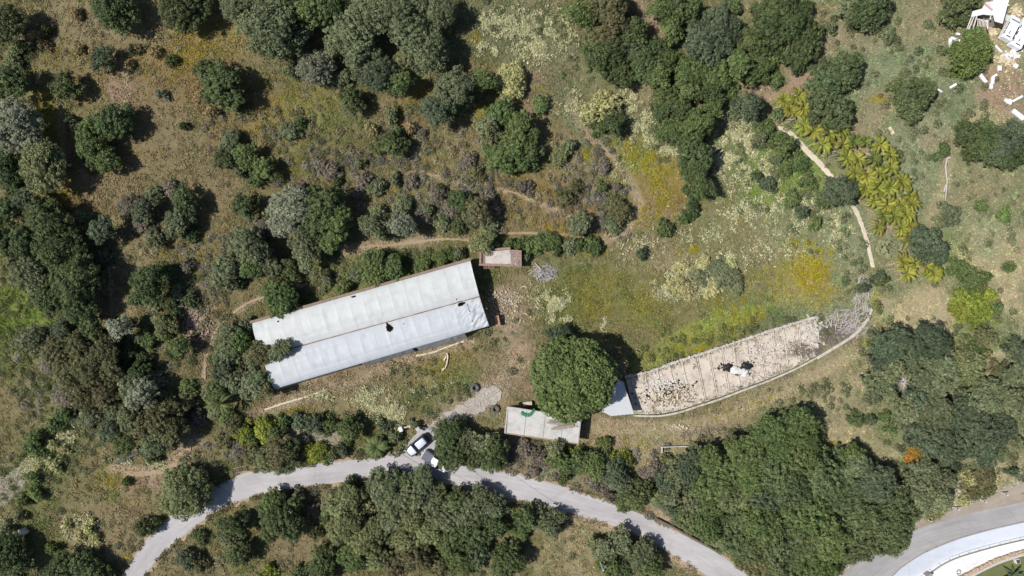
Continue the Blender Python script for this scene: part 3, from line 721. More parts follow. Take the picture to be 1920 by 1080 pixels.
for i in range(15):
    f = .03+i*.0665; k0 = int(f*199); k1 = min(199, int((f+.012)*199)); a = ta[k0]; c = ba[k1]
    # partitions run across, most of them a double kerb
    ext = .93 if i not in (1, 2, 4) else .5
    c = a.lerp(c, ext); a = a.lerp(c, .03)
    for dx in ((0, 3.2) if i in (5, 6, 7, 10, 11, 13) else (0,)):
        n = 9; mb = MB(); last = None
        pts = [P(a.x+dx+(c.x-a.x)*j/n+rr.uniform(-.4, .4), a.y+(c.y-a.y)*j/n, .17) for j in range(n+1)]
        for p, q in zip(pts, pts[1:]):
            d = q-p; mb.box((p+q)/2, (d.length+.02, .19, .17+rr.uniform(-.05, .02)), rz=math.atan2(d.y, d.x), bev=.02)
        pbuild(mb, 'partition', M_part)
# long low kerb down the middle
mb = MB()
for i in range(46, 190, 3):
    a = ta[i].lerp(ba[i], .47); c = ta[i+3].lerp(ba[i+3], .47); p = P(a.x, a.y, .16); q = P(c.x, c.y, .16); d = q-p
    mb.box((p+q)/2, (d.length, .10, .12), rz=math.atan2(d.y, d.x), bev=.02)
pbuild(mb, 'middle_kerb', M_part)

M_cream = simple('cream_blocks', (196, 182, 154), var=.4, scale=1.2)
M_whiteb = simple('white_junk', (204, 203, 200), var=.3, scale=1.2)
M_blackp = simple('black_plastic', (38, 38, 42), var=.4, scale=4, rough=.5)
def heap(name, mat, cx, cy, rx, ry, n, smin, smax, h=.1, seed=0, an=0, flat=.5):
    mb = MB(); r = random.Random(seed); ca, sa = math.cos(math.radians(an)), math.sin(math.radians(an))
    for _ in range(n):
        u, v = r.gauss(0, .45), r.gauss(0, .45)
        if u*u+v*v > 1.2: continue
        s_ = r.uniform(smin, smax); X, Y = u*rx, v*ry
        p = P(cx+X*ca-Y*sa, cy+X*sa+Y*ca, h+s_*.2+r.uniform(0, .08))
        mb.box(p, (s_*r.uniform(.6, 1.4), s_*r.uniform(.5, 1), s_*flat), rz=r.uniform(0, 3.1), rx=r.uniform(-.4, .4), ry=r.uniform(-.4, .4), bev=s_*.12)
    return tag(mb.build(name, mat), kind='stuff')
M_dkmix = simple('mixed_rubbish', (120, 110, 100), var=.5, scale=3)
heap('rubble', M_cream, 1255, 742, 52, 22, 230, .08, .30, .12, 1, -12)
heap('rubble', M_whiteb, 1240, 722, 50, 26, 260, .06, .26, .12, 2, -12)
heap('litter', M_blackp, 1245, 732, 60, 26, 150, .08, .38, .12, 3, -12, .3)
heap('litter', M_dkmix, 1265, 742, 50, 24, 330, .06, .28, .12, 13, -12, .4)
heap('gravel', simple('loose_gravel', (178, 170, 160), var=.35, scale=3), 905, 748, 66, 22, 900, .04, .15, .02, 41, -35)
heap('rubble', M_whiteb, 1440, 660, 66, 26, 110, .06, .25, .12, 4, -20)
heap('litter', M_blackp, 1395, 692, 22, 12, 60, .15, .5, .2, 5, -20, .3)
heap('litter', M_blackp, 1360, 690, 16, 9, 30, .12, .45, .2, 6, 30, .3)
heap('rubble', simple('chalky_rubble', (182, 170, 158), var=.35, scale=2), 950, 570, 46, 36, 260, .05, .26, .02, 7, 40)
heap('rubble', M_wallw, 1525, 625, 24, 36, 260, .1, .5, .1, 14, 0)
heap('litter', M_dkmix, 1430, 670, 100, 36, 300, .05, .2, .12, 15, -20, .4)
heap('rubble', M_whiteb, 1480, 640, 40, 22, 60, .06, .2, .12, 8, -20)
heap('rubble', M_cream, 1270, 800, 26, 6, 60, .05, .3, .02, 9, 0)
heap('rubble', simple('pinkish_rubble', (150, 130, 118), var=.35, scale=3), 368, 602, 34, 44, 700, .08, .32, .02, 10, 0)
heap('rubble', simple('pinkish_rubble_b', (140, 122, 106), var=.35, scale=3), 195, 592, 30, 30, 260, .06, .22, .02, 11, 0)
heap('rubble', M_dkmix, 1350, 770, 120, 10, 90, .06, .3, .02, 12, -8)

def sack(px, py, r, hgt, mat, label, cat, name, seed, sx=1.0, sy=1.0, h0=.1):
    bm = bmesh.new(); bmesh.ops.create_icosphere(bm, subdivisions=3, radius=1)
    for v in bm.verts:
        n = v.co.normalized(); k = 1+.45*(float(vnoise(np.array(n.x*2.2+seed), np.array(n.y*2.2+n.z*1.7), seed))-.5)*1.6
        v.co = Vector((n.x*r*sx*k, n.y*r*sy*k, max(-.02, n.z)*hgt*k))
    me = bpy.data.meshes.new(name); bm.to_mesh(me); bm.free(); me.materials.append(mat)
    for p in me.polygons: p.use_smooth = True
    o = link(name, me, None, P(px, py, h0)); return tag(o, label, cat)
sack(1383, 694, .95, .55, M_whiteb, 'crumpled white plastic sheet heaped on the ruined slab', 'plastic sheet', 'plastic_sheet', 3, 1.1, .8)
sack(1396, 700, .62, .4, M_whiteb, 'round white bowl-like sheet beside the crumpled white heap', 'plastic sheet', 'plastic_sheet', 5, 1, 1)
sack(1399, 685, .8, .5, M_blackp, 'black plastic bag heaped behind the crumpled white sheet', 'bag', 'rubbish_bag', 7, 1, .8)
sack(1365, 687, .8, .35, M_blackp, 'black plastic scrap on the slab uphill of the white sheet', 'bag', 'rubbish_bag', 9, 1.1, .6)

# ------------------------------------------------------------------ cars
M_glass = simple('car_glass', (26, 32, 42), var=.15, rough=.08, spec=.8)
M_tyre = simple('tyre_rubber', (32, 32, 34), var=.3, rough=.85)
def loft(sections, cap=True):
    mb = MB(); n = len(sections[0]); vs = [v for s_ in sections for v in s_]; fs = []
    for i in range(len(sections)-1):
        for k in range(n): fs.append((i*n+k, i*n+(k+1) % n, (i+1)*n+(k+1) % n, (i+1)*n+k))
    if cap: fs += [tuple(range(n-1, -1, -1)), tuple((len(sections)-1)*n+k for k in range(n))]
    return mb.add(vs, fs)
def wheels(t_, L_, W_, R_=.32):
    for sx in (-.32*L_, .30*L_):
        for sy in (-1, 1):
            mb = MB(); mb.tube([(sx, sy*(W_/2-.2), R_), (sx, sy*(W_/2-.17), R_), (sx, sy*(W_/2+.0), R_), (sx, sy*(W_/2+.015), R_)], [R_*.85, R_, R_, R_*.85], 20)
            wo = mb.build('wheel', M_tyre, t_)
            MB().tube([(sx, sy*(W_/2-.02), R_), (sx, sy*(W_/2+.025), R_)], R_*.55, 14).build('rim', M_steel, wo)
def bsec(x, hw, z0, zs, zt, tw):
    """body section at x: half width, sill, shoulder, deck height, deck half width"""
    return [(x, -hw*.92, z0), (x, -hw, z0+.15), (x, -hw, zs-.12), (x, -hw*.97, zs), (x, -tw, zt), (x, -tw*.5, zt+.015), (x, tw*.5, zt+.015), (x, tw, zt), (x, hw*.97, zs), (x, hw, zs-.12), (x, hw, z0+.15), (x, hw*.92, z0)]
def hatchback(px, py, heading, paint, dark, label):
    t_ = thing('parked_car', P(px, py, .06), label, 'car', rz=heading)
    # x forward
    L_ = 4.3
    secs = [bsec(-2.12, .62, .35, .62, .70, .5), bsec(-2.0, .78, .25, .80, .9, .66), bsec(-1.6, .87, .2, .88, .96, .74), bsec(-.6, .89, .18, .88, .95, .76), bsec(.6, .89, .18, .86, .93, .76),
            bsec(1.2, .88, .18, .80, .88, .74), bsec(1.75, .83, .2, .72, .78, .66), bsec(2.02, .72, .25, .60, .66, .55), bsec(2.14, .52, .32, .50, .54, .4)]
    bo = loft(secs).build('body', dark, t_, smooth=False)
    bv = bo.modifiers.new('soft', 'BEVEL'); bv.width = .03; bv.segments = 2
    # bonnet panel
    hd = []
    for x, w2, z in ((.66, .74, .955), (1.0, .73, .925), (1.4, .69, .865), (1.75, .60, .795), (1.98, .47, .70)):
        hd.append([(x, -w2, z-.03), (x, -w2*.93, z+.012), (x, -w2*.4, z+.035), (x, w2*.4, z+.035), (x, w2*.93, z+.012), (x, w2, z-.03)])
    loft(hd).build('bonnet', paint, t_, smooth=True)
    cab = []
    for x, w2, zt in ((.95, .70, .90), (.25, .62, 1.33), (-.1, .60, 1.42), (-1.2, .58, 1.40), (-1.75, .56, 1.22), (-2.02, .60, .90)):
        cab.append([(x, -.78, .86), (x, -w2, zt), (x, w2, zt), (x, .78, .86)])
    loft(cab).build('windows', M_glass, t_)
    rf = []
    for x, w2, z in ((.18, .56, 1.375), (-.1, .585, 1.44), (-.7, .59, 1.46), (-1.25, .57, 1.43), (-1.5, .54, 1.37)):
        rf.append([(x, -w2, z-.03), (x, -w2*.9, z+.01), (x, 0, z+.03), (x, w2*.9, z+.01), (x, w2, z-.03)])
    loft(rf).build('roof', paint, t_, smooth=True)
    for sg in (-1, 1):
        MB().box((2.0, sg*.52, .58), (.16, .3, .12), rz=-sg*.4, bev=.03).build('headlight', M_whiteb, t_)
        MB().box((.72, sg*.98, .96), (.14, .2, .13), bev=.03).build('mirror', dark, t_)
        MB().box((-2.06, sg*.55, .72), (.08, .26, .16), bev=.02).build('tail_light', simple('tail_red', (140, 20, 20), var=.1) if 'tail_red' not in bpy.data.materials else bpy.data.materials['tail_red'], t_)
    wheels(t_, L_, 1.74); return t_
M_carpale = simple('car_top_pale', (206, 212, 224), var=.04, rough=.25, metal=.15, spec=.6)
M_cardark = simple('car_sides_dark', (60, 66, 78), var=.08, rough=.3, metal=.3, spec=.6)  # darker tone for the sides, paler one for bonnet and roof
hatchback(785, 833, math.radians(180+41), M_carpale, M_cardark, 'silver hatchback car with dark sides parked on the driveway')
def pickup(px, py, heading):
    t_ = thing('pickup_truck', P(px, py, .06), 'white pickup with grey covered bed parked half under trees', 'pickup', rz=heading)
    M_w = simple('white_paint', (232, 233, 236), var=.03, rough=.3, spec=.6)
    secs = [bsec(-2.3, .74, .4, .86, .9, .7), bsec(-2.22, .80, .3, .95, .98, .76), bsec(.2, .82, .25, .95, .98, .76), bsec(1.3, .82, .25, .92, .98, .74), bsec(2.0, .76, .3, .80, .88, .64), bsec(2.2, .64, .4, .68, .72, .5)]
    loft(secs).build('body', M_w, t_)
    MB().box((-1.5, 0, 1.08), (1.5, 1.5, .16), bev=.03).build('bed_cover', simple('grey_tarp', (98, 102, 112), var=.2, scale=2), t_)
    cab = [[(x, -.76, .95), (x, -w2, z), (x, w2, z), (x, .76, .95)] for x, w2, z in ((-.68, .70, 1.0), (-.6, .64, 1.5), (.35, .64, 1.52), (1.05, .68, 1.0))]
    loft(cab).build('windows', M_glass, t_)
    rf = [[(x, -w2, z-.02), (x, -w2*.9, z+.03), (x, w2*.9, z+.03), (x, w2, z-.02)] for x, w2, z in ((-.62, .64, 1.5), (-.5, .66, 1.56), (.3, .66, 1.57), (.5, .62, 1.50))]
    loft(rf).build('roof', M_w, t_)
    mb = MB(); mb.box((-.66, 0, 1.15), (.06, 1.5, .4), bev=.02); mb.build('rear_panel', M_w, t_)
    for sg in (-1, 1): MB().box((.75, sg*.9, 1.08), (.12, .2, .14), bev=.03).build('mirror', M_w, t_)
    wheels(t_, 4.4, 1.62, .31)
pickup(817, 863, math.radians(-33))

# ------------------------------------------------------------------ small yard things
def tyre(px, py, R_, label):
    bm = bmesh.new(); n, m_ = 36, 12; vs = []
    for i in range(n):
        a = 2*math.pi*i/n
        for j in range(m_):
            c = 2*math.pi*j/m_; rr_ = R_*.72+R_*.28*math.cos(c)*(1+.03*(i % 2)); z = R_*.30*math.sin(c)*(1.15 if abs(math.sin(c)) > .8 else 1)
            vs.append(bm.verts.new((rr_*math.cos(a), rr_*math.sin(a), z)))
    for i in range(n):
        for j in range(m_): bm.faces.new((vs[i*m_+j], vs[i*m_+(j+1) % m_], vs[((i+1) % n)*m_+(j+1) % m_], vs[((i+1) % n)*m_+j]))
    me = bpy.data.meshes.new('tractor_tyre'); bm.to_mesh(me); bm.free(); me.materials.append(simple('old_tyre', (86, 86, 90), var=.3, scale=5)if 'old_tyre' not in bpy.data.materials else bpy.data.materials['old_tyre'])
    for p in me.polygons: p.use_smooth = True
    o = link('tractor_tyre', me, None, P(px, py, R_*.3)); o.rotation_euler = (.08, .05, 0); tag(o, label, 'tyre')
tyre(891, 727, .68, 'big grey tractor tyre lying in weeds above the gravel drive')
tyre(929, 767, .68, 'big grey tractor tyre lying between gravel drive and ribbed shed')
bt_ = thing('barrel', P(989, 757, .35), 'pale barrel lying on its side behind the ribbed shed', 'barrel', rz=math.radians(8))
MB().tube([(-.7, 0, 0), (-.68, 0, 0), (-.2, 0, 0), (-.18, 0, 0), (.3, 0, 0), (.32, 0, 0), (.7, 0, 0)], [.33, .36, .36, .38, .38, .36, .36], 18).build('drum', simple('drum_cream', (196, 182, 164), var=.35, scale=3), bt_)
MB().tube([(.701, 0, 0), (.72, 0, 0)], .31, 18).build('lid_or_dark_hole', M_blackp, bt_)  # black disc painted in for the shade inside the open end

def sticks(name, px, py, rx, ry, n, ln, rad, mat, seed, h=.5, kind=None, label=None, cat=None, radial=False, an=None):
    mb = MB(); r = random.Random(seed)
    for _ in range(n):
        a = r.uniform(0, 2*math.pi); d = math.sqrt(r.random())
        x, y = px+math.cos(a)*d*rx, py+math.sin(a)*d*ry
        z = r.uniform(.05, h)*(1.15-d)
        p = P(x, y, z); th = r.uniform(0, math.pi) if not radial else -a+r.gauss(0, .35)
        if an is not None: th = math.radians(an)+r.gauss(0, .5)
        l = ln*r.uniform(.4, 1); dv = Vector((math.cos(th), math.sin(th), r.uniform(-.25, .25)+(0.25 if radial else 0)))*l
        side_ = Vector((-dv.y, dv.x, 0))*r.uniform(-.15, .15)
        if radial: p = P(px+math.cos(a)*rx*.1, py+math.sin(a)*ry*.1, .4)
        r0 = rad*r.uniform(.5, 1.2)
        mb.tube([p-(dv*.5 if not radial else dv*0), p+(side_ if not radial else dv*.5+side_), p+(dv*.5 if not radial else dv)], [r0, r0*.8, r0*.35], 4)
    o = mb.build(name, mat); return tag(o, label, cat, None, kind)
M_bleach = simple('bleached_wood', (178, 172, 170), var=.3, scale=4)
M_dkwood = simple('dark_dead_wood', (122, 112, 104), var=.4, scale=4)
sticks('brushwood_pile', 1021, 511, 22, 15, 130, 1.7, .05, M_bleach, 2, .9, label='pile of bleached grey branches and poles beside the flat-roofed hut', cat='wood pile')
p = P(1003, 493, .2); q = P(1014, 505, .9)
tag(MB().tube([p, q], [.06, .08], 6).build('wooden_pole', simple('pale_wood', (190, 176, 158), var=.2)), 'pale straight pole leaning on the bleached wood pile', 'pole')
sticks('brushwood_pile', 1592, 606, 46, 26, 170, 2.3, .055, M_bleach, 3, .9, label='tangled grey brushwood heap at the far end of the ruined slab', cat='wood pile', an=35)
sticks('brushwood_pile', 1618, 556, 18, 40, 120, 1.8, .05, M_bleach, 4, .7, label='pale twiggy brushwood heap between the meadow and the curved wall', cat='wood pile', an=70)
sticks('brushwood_pile', 1506, 655, 38, 18, 330, 1.5, .045, M_dkwood, 5, .5, label='dark broken twigs heaped on the last pens of the slab', cat='wood pile')
sticks('brushwood_pile', 1568, 625, 40, 20, 260, 1.8, .05, M_dkwood, 6, .6, label='dark brushwood heap in the bend of the curved wall', cat='wood pile')
sticks('dead_branches', 1375, 722, 60, 8, 110, 1.0, .035, M_dkwood, 7, .3, kind='stuff')
sticks('dead_branches', 1440, 703, 50, 10, 90, 1.0, .035, M_dkwood, 17, .3, kind='stuff')
sticks('dead_branches', 1330, 818, 60, 20, 60, 2.2, .05, M_dkwood, 8, .5, kind='stuff')
sticks('dead_shrub', 1693, 716, 20, 18, 46, 2.1, .045, M_bleach, 9, .5, label='leafless bleached shrub amid grey-green scrub', cat='shrub', radial=True)
sticks('dead_shrub', 1668, 690, 3, 3, 0, 1, .05, M_bleach, 9) if False else None
mb = MB()
for pts in ([(1776,296),(1773,312),(1776,340),(1774,362),(1772,380)], [(1776,297),(1782,296)], [(1774,346),(1770,360)]):
    mb.tube([P(x, y, .25+.1*i) for i, (x, y) in enumerate(pts)], [.13, .12, .11, .09, .05][:len(pts)], 7)
tag(mb.build('fallen_trunk', M_bleach), 'thin white fallen trunk lying down the slope of the right side', 'fallen trunk')
mb = MB(); rr = random.Random(2)
for pts in ([(838,662),(840,668),(838,682),(834,692)], [(837,668),(832,676)], [(833,690),(829,695)]):
    mb.tube([P(x, y, .25) for x, y in pts], [.13, .12, .1, .07][:len(pts)], 6)
tag(mb.build('weathered_log', simple('log_pale', (206, 196, 178), var=.25, scale=4)), 'pale weathered forked log lying below the greenhouse', 'log')
mb = MB()
for pts in ([(1345,292),(1350,286),(1356,281)], [(1340,284),(1345,279),(1350,278)], [(1350,296),(1356,290)]):
    mb.tube([P(x, y, .3) for x, y in pts], .1, 6)
tag(mb.build('stacked_logs', simple('log_pale2', (205, 190, 165), var=.25, scale=4)), 'few pale cut logs beside the green tree column', 'logs')
# slatted cattle ramp by the road, dark beam, white kiosk, gate pillar
bx = thing('slatted_pallet', P(451, 880, .25), 'brown slatted wooden pallet at the edge of the concrete road', 'pallet', rz=math.radians(12))
mb = MB(); mb.box((0, .42, .0), (2.1, .10, .5)); mb.box((0, -.42, .0), (2.1, .10, .3)); mb.build('frame', simple('pallet_wood', (150, 130, 116), var=.3, scale=5), bx)
mb = MB()
for k in range(9): mb.box((-.92+k*.23, 0, .12), (.09, .74, .06))
mb.build('slats', simple('pallet_slat', (132, 108, 94), var=.3, scale=5), bx)
mb = MB(); a = P(216, 869, .25); c = P(266, 846, .6); d = c-a
mb.box((a+c)/2, (d.length, .34, .14), rz=math.atan2(d.y, d.x)); tag(mb.build('metal_beam', simple('dark_metal', (78, 80, 86), var=.2)), 'long dark grey beam lying by the scrub edge', 'beam')
kk = thing('meter_kiosk', P(45, 998, 0), 'white concrete kiosk at the bottom left corner', 'kiosk', rz=math.radians(38))
MB().box((0, 0, .7), (1.7, 1.0, 1.4), bev=.04).build('kiosk_body', M_whiteb, kk); MB().box((.3, 0, 1.48), (1.0, 1.15, .14), bev=.03).build('kiosk_cap', simple('kiosk_cap', (190, 188, 184), var=.15), kk)
MB().box((0, -.53, .65), (.8, .04, 1.0), bev=.01).build('door', M_trim, kk)
gp = thing('gate_pillar', P(786, 801, 0), 'pale stone gate pillar at the head of the driveway', 'pillar', rz=.6)
MB().box((0, 0, .75), (.5, .5, 1.5), bev=.04).build('pillar_shaft', M_wallw, gp); MB().box((0, 0, 1.55), (.62, .62, .12), bev=.03).build('pillar_cap', M_trim, gp)
mb = MB()
mb.tube([P(789, 800, .9), P(806, 806, .9), P(818, 815, .9)], .04, 5); mb.tube([P(789, 800, .5), P(806, 806, .5), P(818, 815, .5)], .03, 5)
for f in (0, .33, .66, 1): 
    p = P(789+29*f, 800+15*f, .5); mb.tube([(p.x, p.y, p.z-.5), (p.x, p.y, p.z+.5)], .03, 5)
tag(mb.build('farm_gate', M_steel), 'thin metal gate closing the driveway beyond the cars', 'gate')
tr_ = thing('wooden_trough', P(1265, 840, .3), 'long narrow pale trough frame by the big wood', 'trough', rz=math.radians(2))
for c_, d_ in (((0, .25, 0), (4.2, .08, .5)), ((-2.05, -.2, 0), (.08, .8, .5))): MB().box(c_, d_).build('board', M_whiteb, tr_)
mb = MB()
for k in range(12): p = P(748+k*4, 806-7*math.sin(k/11*3.1), .3); mb.box(p, (.4, .28, .6), rz=k, bev=.05)
tag(mb.build('stone_edging', M_wallw), 'curved row of pale stones edging the garden beside the driveway', 'edging')
tag(MB().box(P(752, 804, .5), (.6, .8, 1.0), rz=.3, bev=.04).build('garden_box', M_whiteb), 'small white box inside the curved stone edging', 'box')
ct = thing('timber_steps', P(657, 856, .15), 'broken brown timbers lying on the verge of the concrete road', 'timber', rz=-.5)
for k in range(3): MB().box((k*.4-.4, .1*k, .1), (.9, .22, .18), rz=k*.7, bev=.02).build('plank', M_rust, ct)
# low retaining wall along the road
rw = thing('road_wall', P(1290, 1005, 0), 'low dark stone wall along the upper edge of the concrete road', 'wall')
RWA = [(1232,974),(1262,989),(1300,1010),(1336,1030),(1352,1040)]
mb, _ = raised('r', [(a, c-2) for a, c in RWA], [(a-1.2, c+1.2) for a, c in RWA], .5, None, 24)
mb.v = [tuple(Vector(v)-rw.location) for v in mb.v]; mb.build('stonework', simple('dark_stone', (96, 90, 84), var=.4, scale=3), rw)

# ------------------------------------------------------------------ poles and wires
M_pole = simple('pole_concrete', (196, 194, 190), var=.12)
def pole(name, base_px, hgt, label, arm=True, rad=.11):
    b0 = P(*base_px, 0); t_ = thing(name, b0, label, 'pole')
    MB().tube([(0, 0, -.3), (0, 0, hgt)], [rad*1.4, rad], 8).build('shaft', M_pole, t_)
    if arm: MB().box((0, 0, hgt-.2), (1.3, .09, .09), rz=math.radians(60)).build('crossarm', M_steel, t_)
    return b0+Vector((0, 0, hgt))
t1 = pole('utility_pole', (1122, 1041), 6.0, 'slim pale utility pole among trees below the road')
t2 = pole('utility_pole', (750, 843), 1.6, 'short post at the driveway corner', arm=False, rad=.07)
t3 = pole('utility_pole', (1184, 1050), 2.6, 'short pale post on the bank below the road bend', arm=False, rad=.07)
def wire(a, b2, sag, label, ends=None):
    pts = []
    for i in range(25):
        f = i/24; p = a.lerp(b2, f); p.z -= sag*4*f*(1-f); pts.append(p)
    tag(MB().tube(pts, .022, 4).build('overhead_wire', M_blackp), label, 'wire', 'overhead wires')
wire(t1+Vector((-.4, -.5, -.1)), t2, .5, 'thin dark overhead wire crossing the road from the driveway corner')
e = P(866, 868, 4.6)
wire(t1+Vector((.4, .6, -.1)), e, .3, 'thin dark overhead wire crossing the road from the trees beside the cars')
# lower road: posts, sign, railing, lamp
for i, (x, y) in enumerate(((1736,972),(1787,950),(1837,936),(1877,923),(1582,1057))):
    nm = ['beside the big wood', 'second from the big wood', 'third from the big wood', 'fourth from the big wood', 'standing at the wood corner by the junction'][i]
    t_ = thing('verge_post', P(x, y, 0), 'white verge post '+nm, 'post', 'white posts along the dusty verge')
    MB().tube([(0, 0, -.2), (0, 0, 1.55), (0, 0, 1.6)], [.11, .11, .05], 8).build('shaft', M_whiteb, t_); MB().tube([(0, 0, 1.2), (0, 0, 1.35)], .114, 8).build('reflector', M_blackp, t_)
sg = thing('road_sign', P(1914, 925, 0), 'square road sign with white rim at the right edge', 'sign', rz=.2)
MB().tube([(0, 0, 0), (0, 0, 2.4)], .04, 8).build('post', M_steel, sg)
MB().box((0, .0, 2.3), (1.0, .05, 1.0), rx=math.radians(-55), bev=.01).build('sign_face', M_whiteb, sg)
MB().box((0, .025, 2.33), (.8, .05, .8), rx=math.radians(-55)).build('sign_panel', simple('sign_dark', (70, 74, 84), var=.2), sg)
rl = thing('railing', P(1850, 1032, 0), 'long curved thin railing above the white terrace', 'railing')
ra, _ = resample([(a+1.5, c+3) for a, c in WA], 44); mb = MB()
for i in range(43):
    mb.tube([P(ra[i].x, ra[i].y, 1.0)-rl.location, P(ra[i+1].x, ra[i+1].y, 1.0)-rl.location], .03, 4)
mb.build('top_rail', M_steel, rl)
mb = MB()
for i in range(43): mb.tube([P(ra[i].x, ra[i].y, .5)-rl.location, P(ra[i+1].x, ra[i+1].y, .5)-rl.location], .02, 4)
mb.build('lower_rail', M_steel, rl)
for i in range(0, 44, 3):
    p = P(ra[i].x, ra[i].y, 1.0)-rl.location; MB().tube([(p.x, p.y, p.z-1.0), (p.x, p.y, p.z)], .03, 5).build('baluster', M_steel, rl)
pw = thing('parapet_wall', P(1820, 1034, 0), 'smooth white parapet wall between pavement and terrace', 'wall')
mb, _ = raised('p', [(a, c-.5) for a, c in WA], [(a+1, c+2.0) for a, c in WA], .55, None, 40)
mb.v = [tuple(Vector(v)-pw.location) for v in mb.v]; mb.build('wall_run', simple('bright_white', (240, 240, 242), var=.03), pw)
sw = thing('stone_wall', P(1850, 1060, 0), 'rough tan stone wall between white terrace and lawn', 'wall')
sa, _ = resample(STW, 90); rr = random.Random(12); mb = MB()
for i in range(90):
    for dy in (0, 3.0):
        q = P(sa[i].x+rr.uniform(-1, 1), sa[i].y+1+dy+rr.uniform(-.8, .8), .3)-sw.location
        mb.box(q, (rr.uniform(.22, .42), rr.uniform(.18, .32), rr.uniform(.5, .7)), rz=rr.uniform(-.3, .8), bev=.05)
mb.build('stonework', simple('tan_stone', (178, 158, 134), var=.4, scale=2.5), sw)
mb, _ = raised('p', [(a+4, c+5.5) for a, c in STW], [(a+5, c+10) for a, c in STW], .25, None, 40)
mb.v = [tuple(Vector(v)-sw.location) for v in mb.v]; mb.build('coping', simple('grey_coping', (178, 176, 178), var=.15), sw)
gb = thing('garden_bin', P(1904, 1050, 0), 'dark box with pale rim set beside the stone wall', 'box', rz=.25)
MB().box((0, 0, .3), (.75, .75, .6), bev=.03).build('bin_body', M_whiteb, gb); MB().box((0, 0, .62), (.58, .58, .05), bev=.01).build('lid_or_dark_hole', simple('dkbrown', (72, 62, 62), var=.2), gb)
lamp = thing('garden_ornament', P(1794, 1072, 0), 'ring-shaped white ornament standing on the white terrace', 'ornament')
mb = MB(); mb.tube([(.34*math.cos(a*.3142), .34*math.sin(a*.3142), .5) for a in range(21)], .06, 6); mb.build('ring', M_trim, lamp)
MB().tube([(0, -.34, 0), (0, -.34, .5)], .05, 6).build('stand', M_trim, lamp)
pb = MB().box(P(1740, 1078, .6), (.9, .7, 1.2), rz=.6, bev=.04).build('stone_pier', simple('pier', (150, 142, 138), var=.25)); tag(pb, 'grey stone pier at the lower end of the railing', 'pier')

# ------------------------------------------------------------------ junk yard at top right
M_wv = simple('van_white', (228, 230, 234), var=.06, rough=.4, scale=1.5)
def old_van(px, py, heading, L_, W_, label, name='derelict_van'):
    t_ = thing(name, P(px, py, 0), label, 'van', rz=heading)
    x0 = -L_/2
    secs = [bsec(x0, W_*.42, .4, 1.5, 1.62, W_*.34), bsec(x0+.15, W_*.48, .3, 1.7, 1.85, W_*.38), bsec(-x0-1.3, W_*.48, .3, 1.7, 1.85, W_*.38), bsec(-x0-.7, W_*.48, .3, 1.1, 1.2, W_*.4), bsec(-x0-.1, W_*.44, .35, .85, .95, W_*.36), bsec(-x0, W_*.36, .4, .7, .75, W_*.28)]
    loft(secs).build('body', M_wv, t_)
    for k in range(3):
        for sg in (-1, 1):
            MB().box((x0+.7+k*(L_-2.6)/2.2, sg*W_*.435, 1.79), (.62, .05, .26), rx=-sg*1.02+math.pi/2*0).build('side_window', M_glass, t_)
    MB().box((-x0-1.0, 0, 1.55), (.05, W_*.68, .72), ry=math.radians(-38+0)).build('windscreen', M_glass, t_)
    mb = MB(); mb.box((x0+.35, 0, 1.87), (.16, W_*.4, .04)); mb.box((x0+1.0, .1, 1.87), (.5, .12, .04)); mb.build('roof_vent', M_glass, t_)
    t_.scale = (1, 1, .78)
    wheels(t_, L_, W_*.9, .3)
old_van(1888, 56, math.radians(62), 4.2, 1.8, 'derelict white van nearer the white roofed ruin')
old_van(1909, 66, math.radians(60), 5.2, 2.0, 'longer derelict white van with vents at the top right edge')
ru = thing('white_roofed_ruin', P(1862, 25, 0), 'ruined building with sagging bright white roofs in top right corner', 'building')
M_wr2 = simple('white_roofing', (222, 223, 226), var=.10, rough=.5)
def rp(pts, h, name, mat, th=.12, z0=None):
    return MB().poly([P(x, y, hh)-ru.location for (x, y), hh in zip(pts, h)], thick=th, z0=z0).build(name, mat, ru)
rp([(1864,-6),(1892,0),(1880,44),(1866,40),(1861,20)], [2.9]*5, 'roof_sheet', M_wr2)
rp([(1846,8),(1863,19),(1861,29),(1844,27),(1821,32),(1824,21),(1842,16)], [2.6]*7, 'roof_sheet', M_wr2)
rp([(1848,4),(1862,2),(1861,18),(1847,7.5)], [2.7]*4, 'roof_sheet', simple('roof_grey', (200, 200, 204), var=.15))
rp([(1866,-3),(1890,2),(1879,41),(1863,27),(1848,25),(1850,8)], [2.45]*6, 'wall', simple('ruin_wall', (150, 142, 136), var=.3), z0=-.3)
mb = MB()
for a, c in (((1832,29),(1823,57)), ((1827,30),(1816,56)), ((1822,31),(1812,58)), ((1852,38),(1852,55)), ((1832,36),(1853,40)), ((1858,22),(1857,37)), ((1868,25),(1871,42))):
    mb.tube([P(*a, 2.4)-ru.location, P(*c, 2.2)-ru.location], .09, 5)
for k in range(7): mb.tube([P(1834+k*2.7, 35+k*.5, 2.3)-ru.location, P(1833+k*2.7, 49+k*.3, 2.2)-ru.location], .05, 4)
mb.build('pergola_frame', simple('frame_white', (206, 198, 194), var=.2), ru)
mb = MB(); mb.tube([P(1846,7,2.8)-ru.location, P(1863,21,2.8)-ru.location], .12, 5); mb.build('ridge_beam', simple('pink_beam', (190, 150, 150), var=.2), ru)
rr = random.Random(21)
mb = MB()
for k in range(40): mb.box(P(rr.uniform(1836, 1878), rr.uniform(28, 40), rr.uniform(.3, 1.2))-ru.location, (rr.uniform(.3, 1.4), .1, .06), rz=rr.uniform(0, 3))
mb.build('collapsed_boards', simple('grey_boards', (140, 140, 150), var=.35, scale=3), ru)
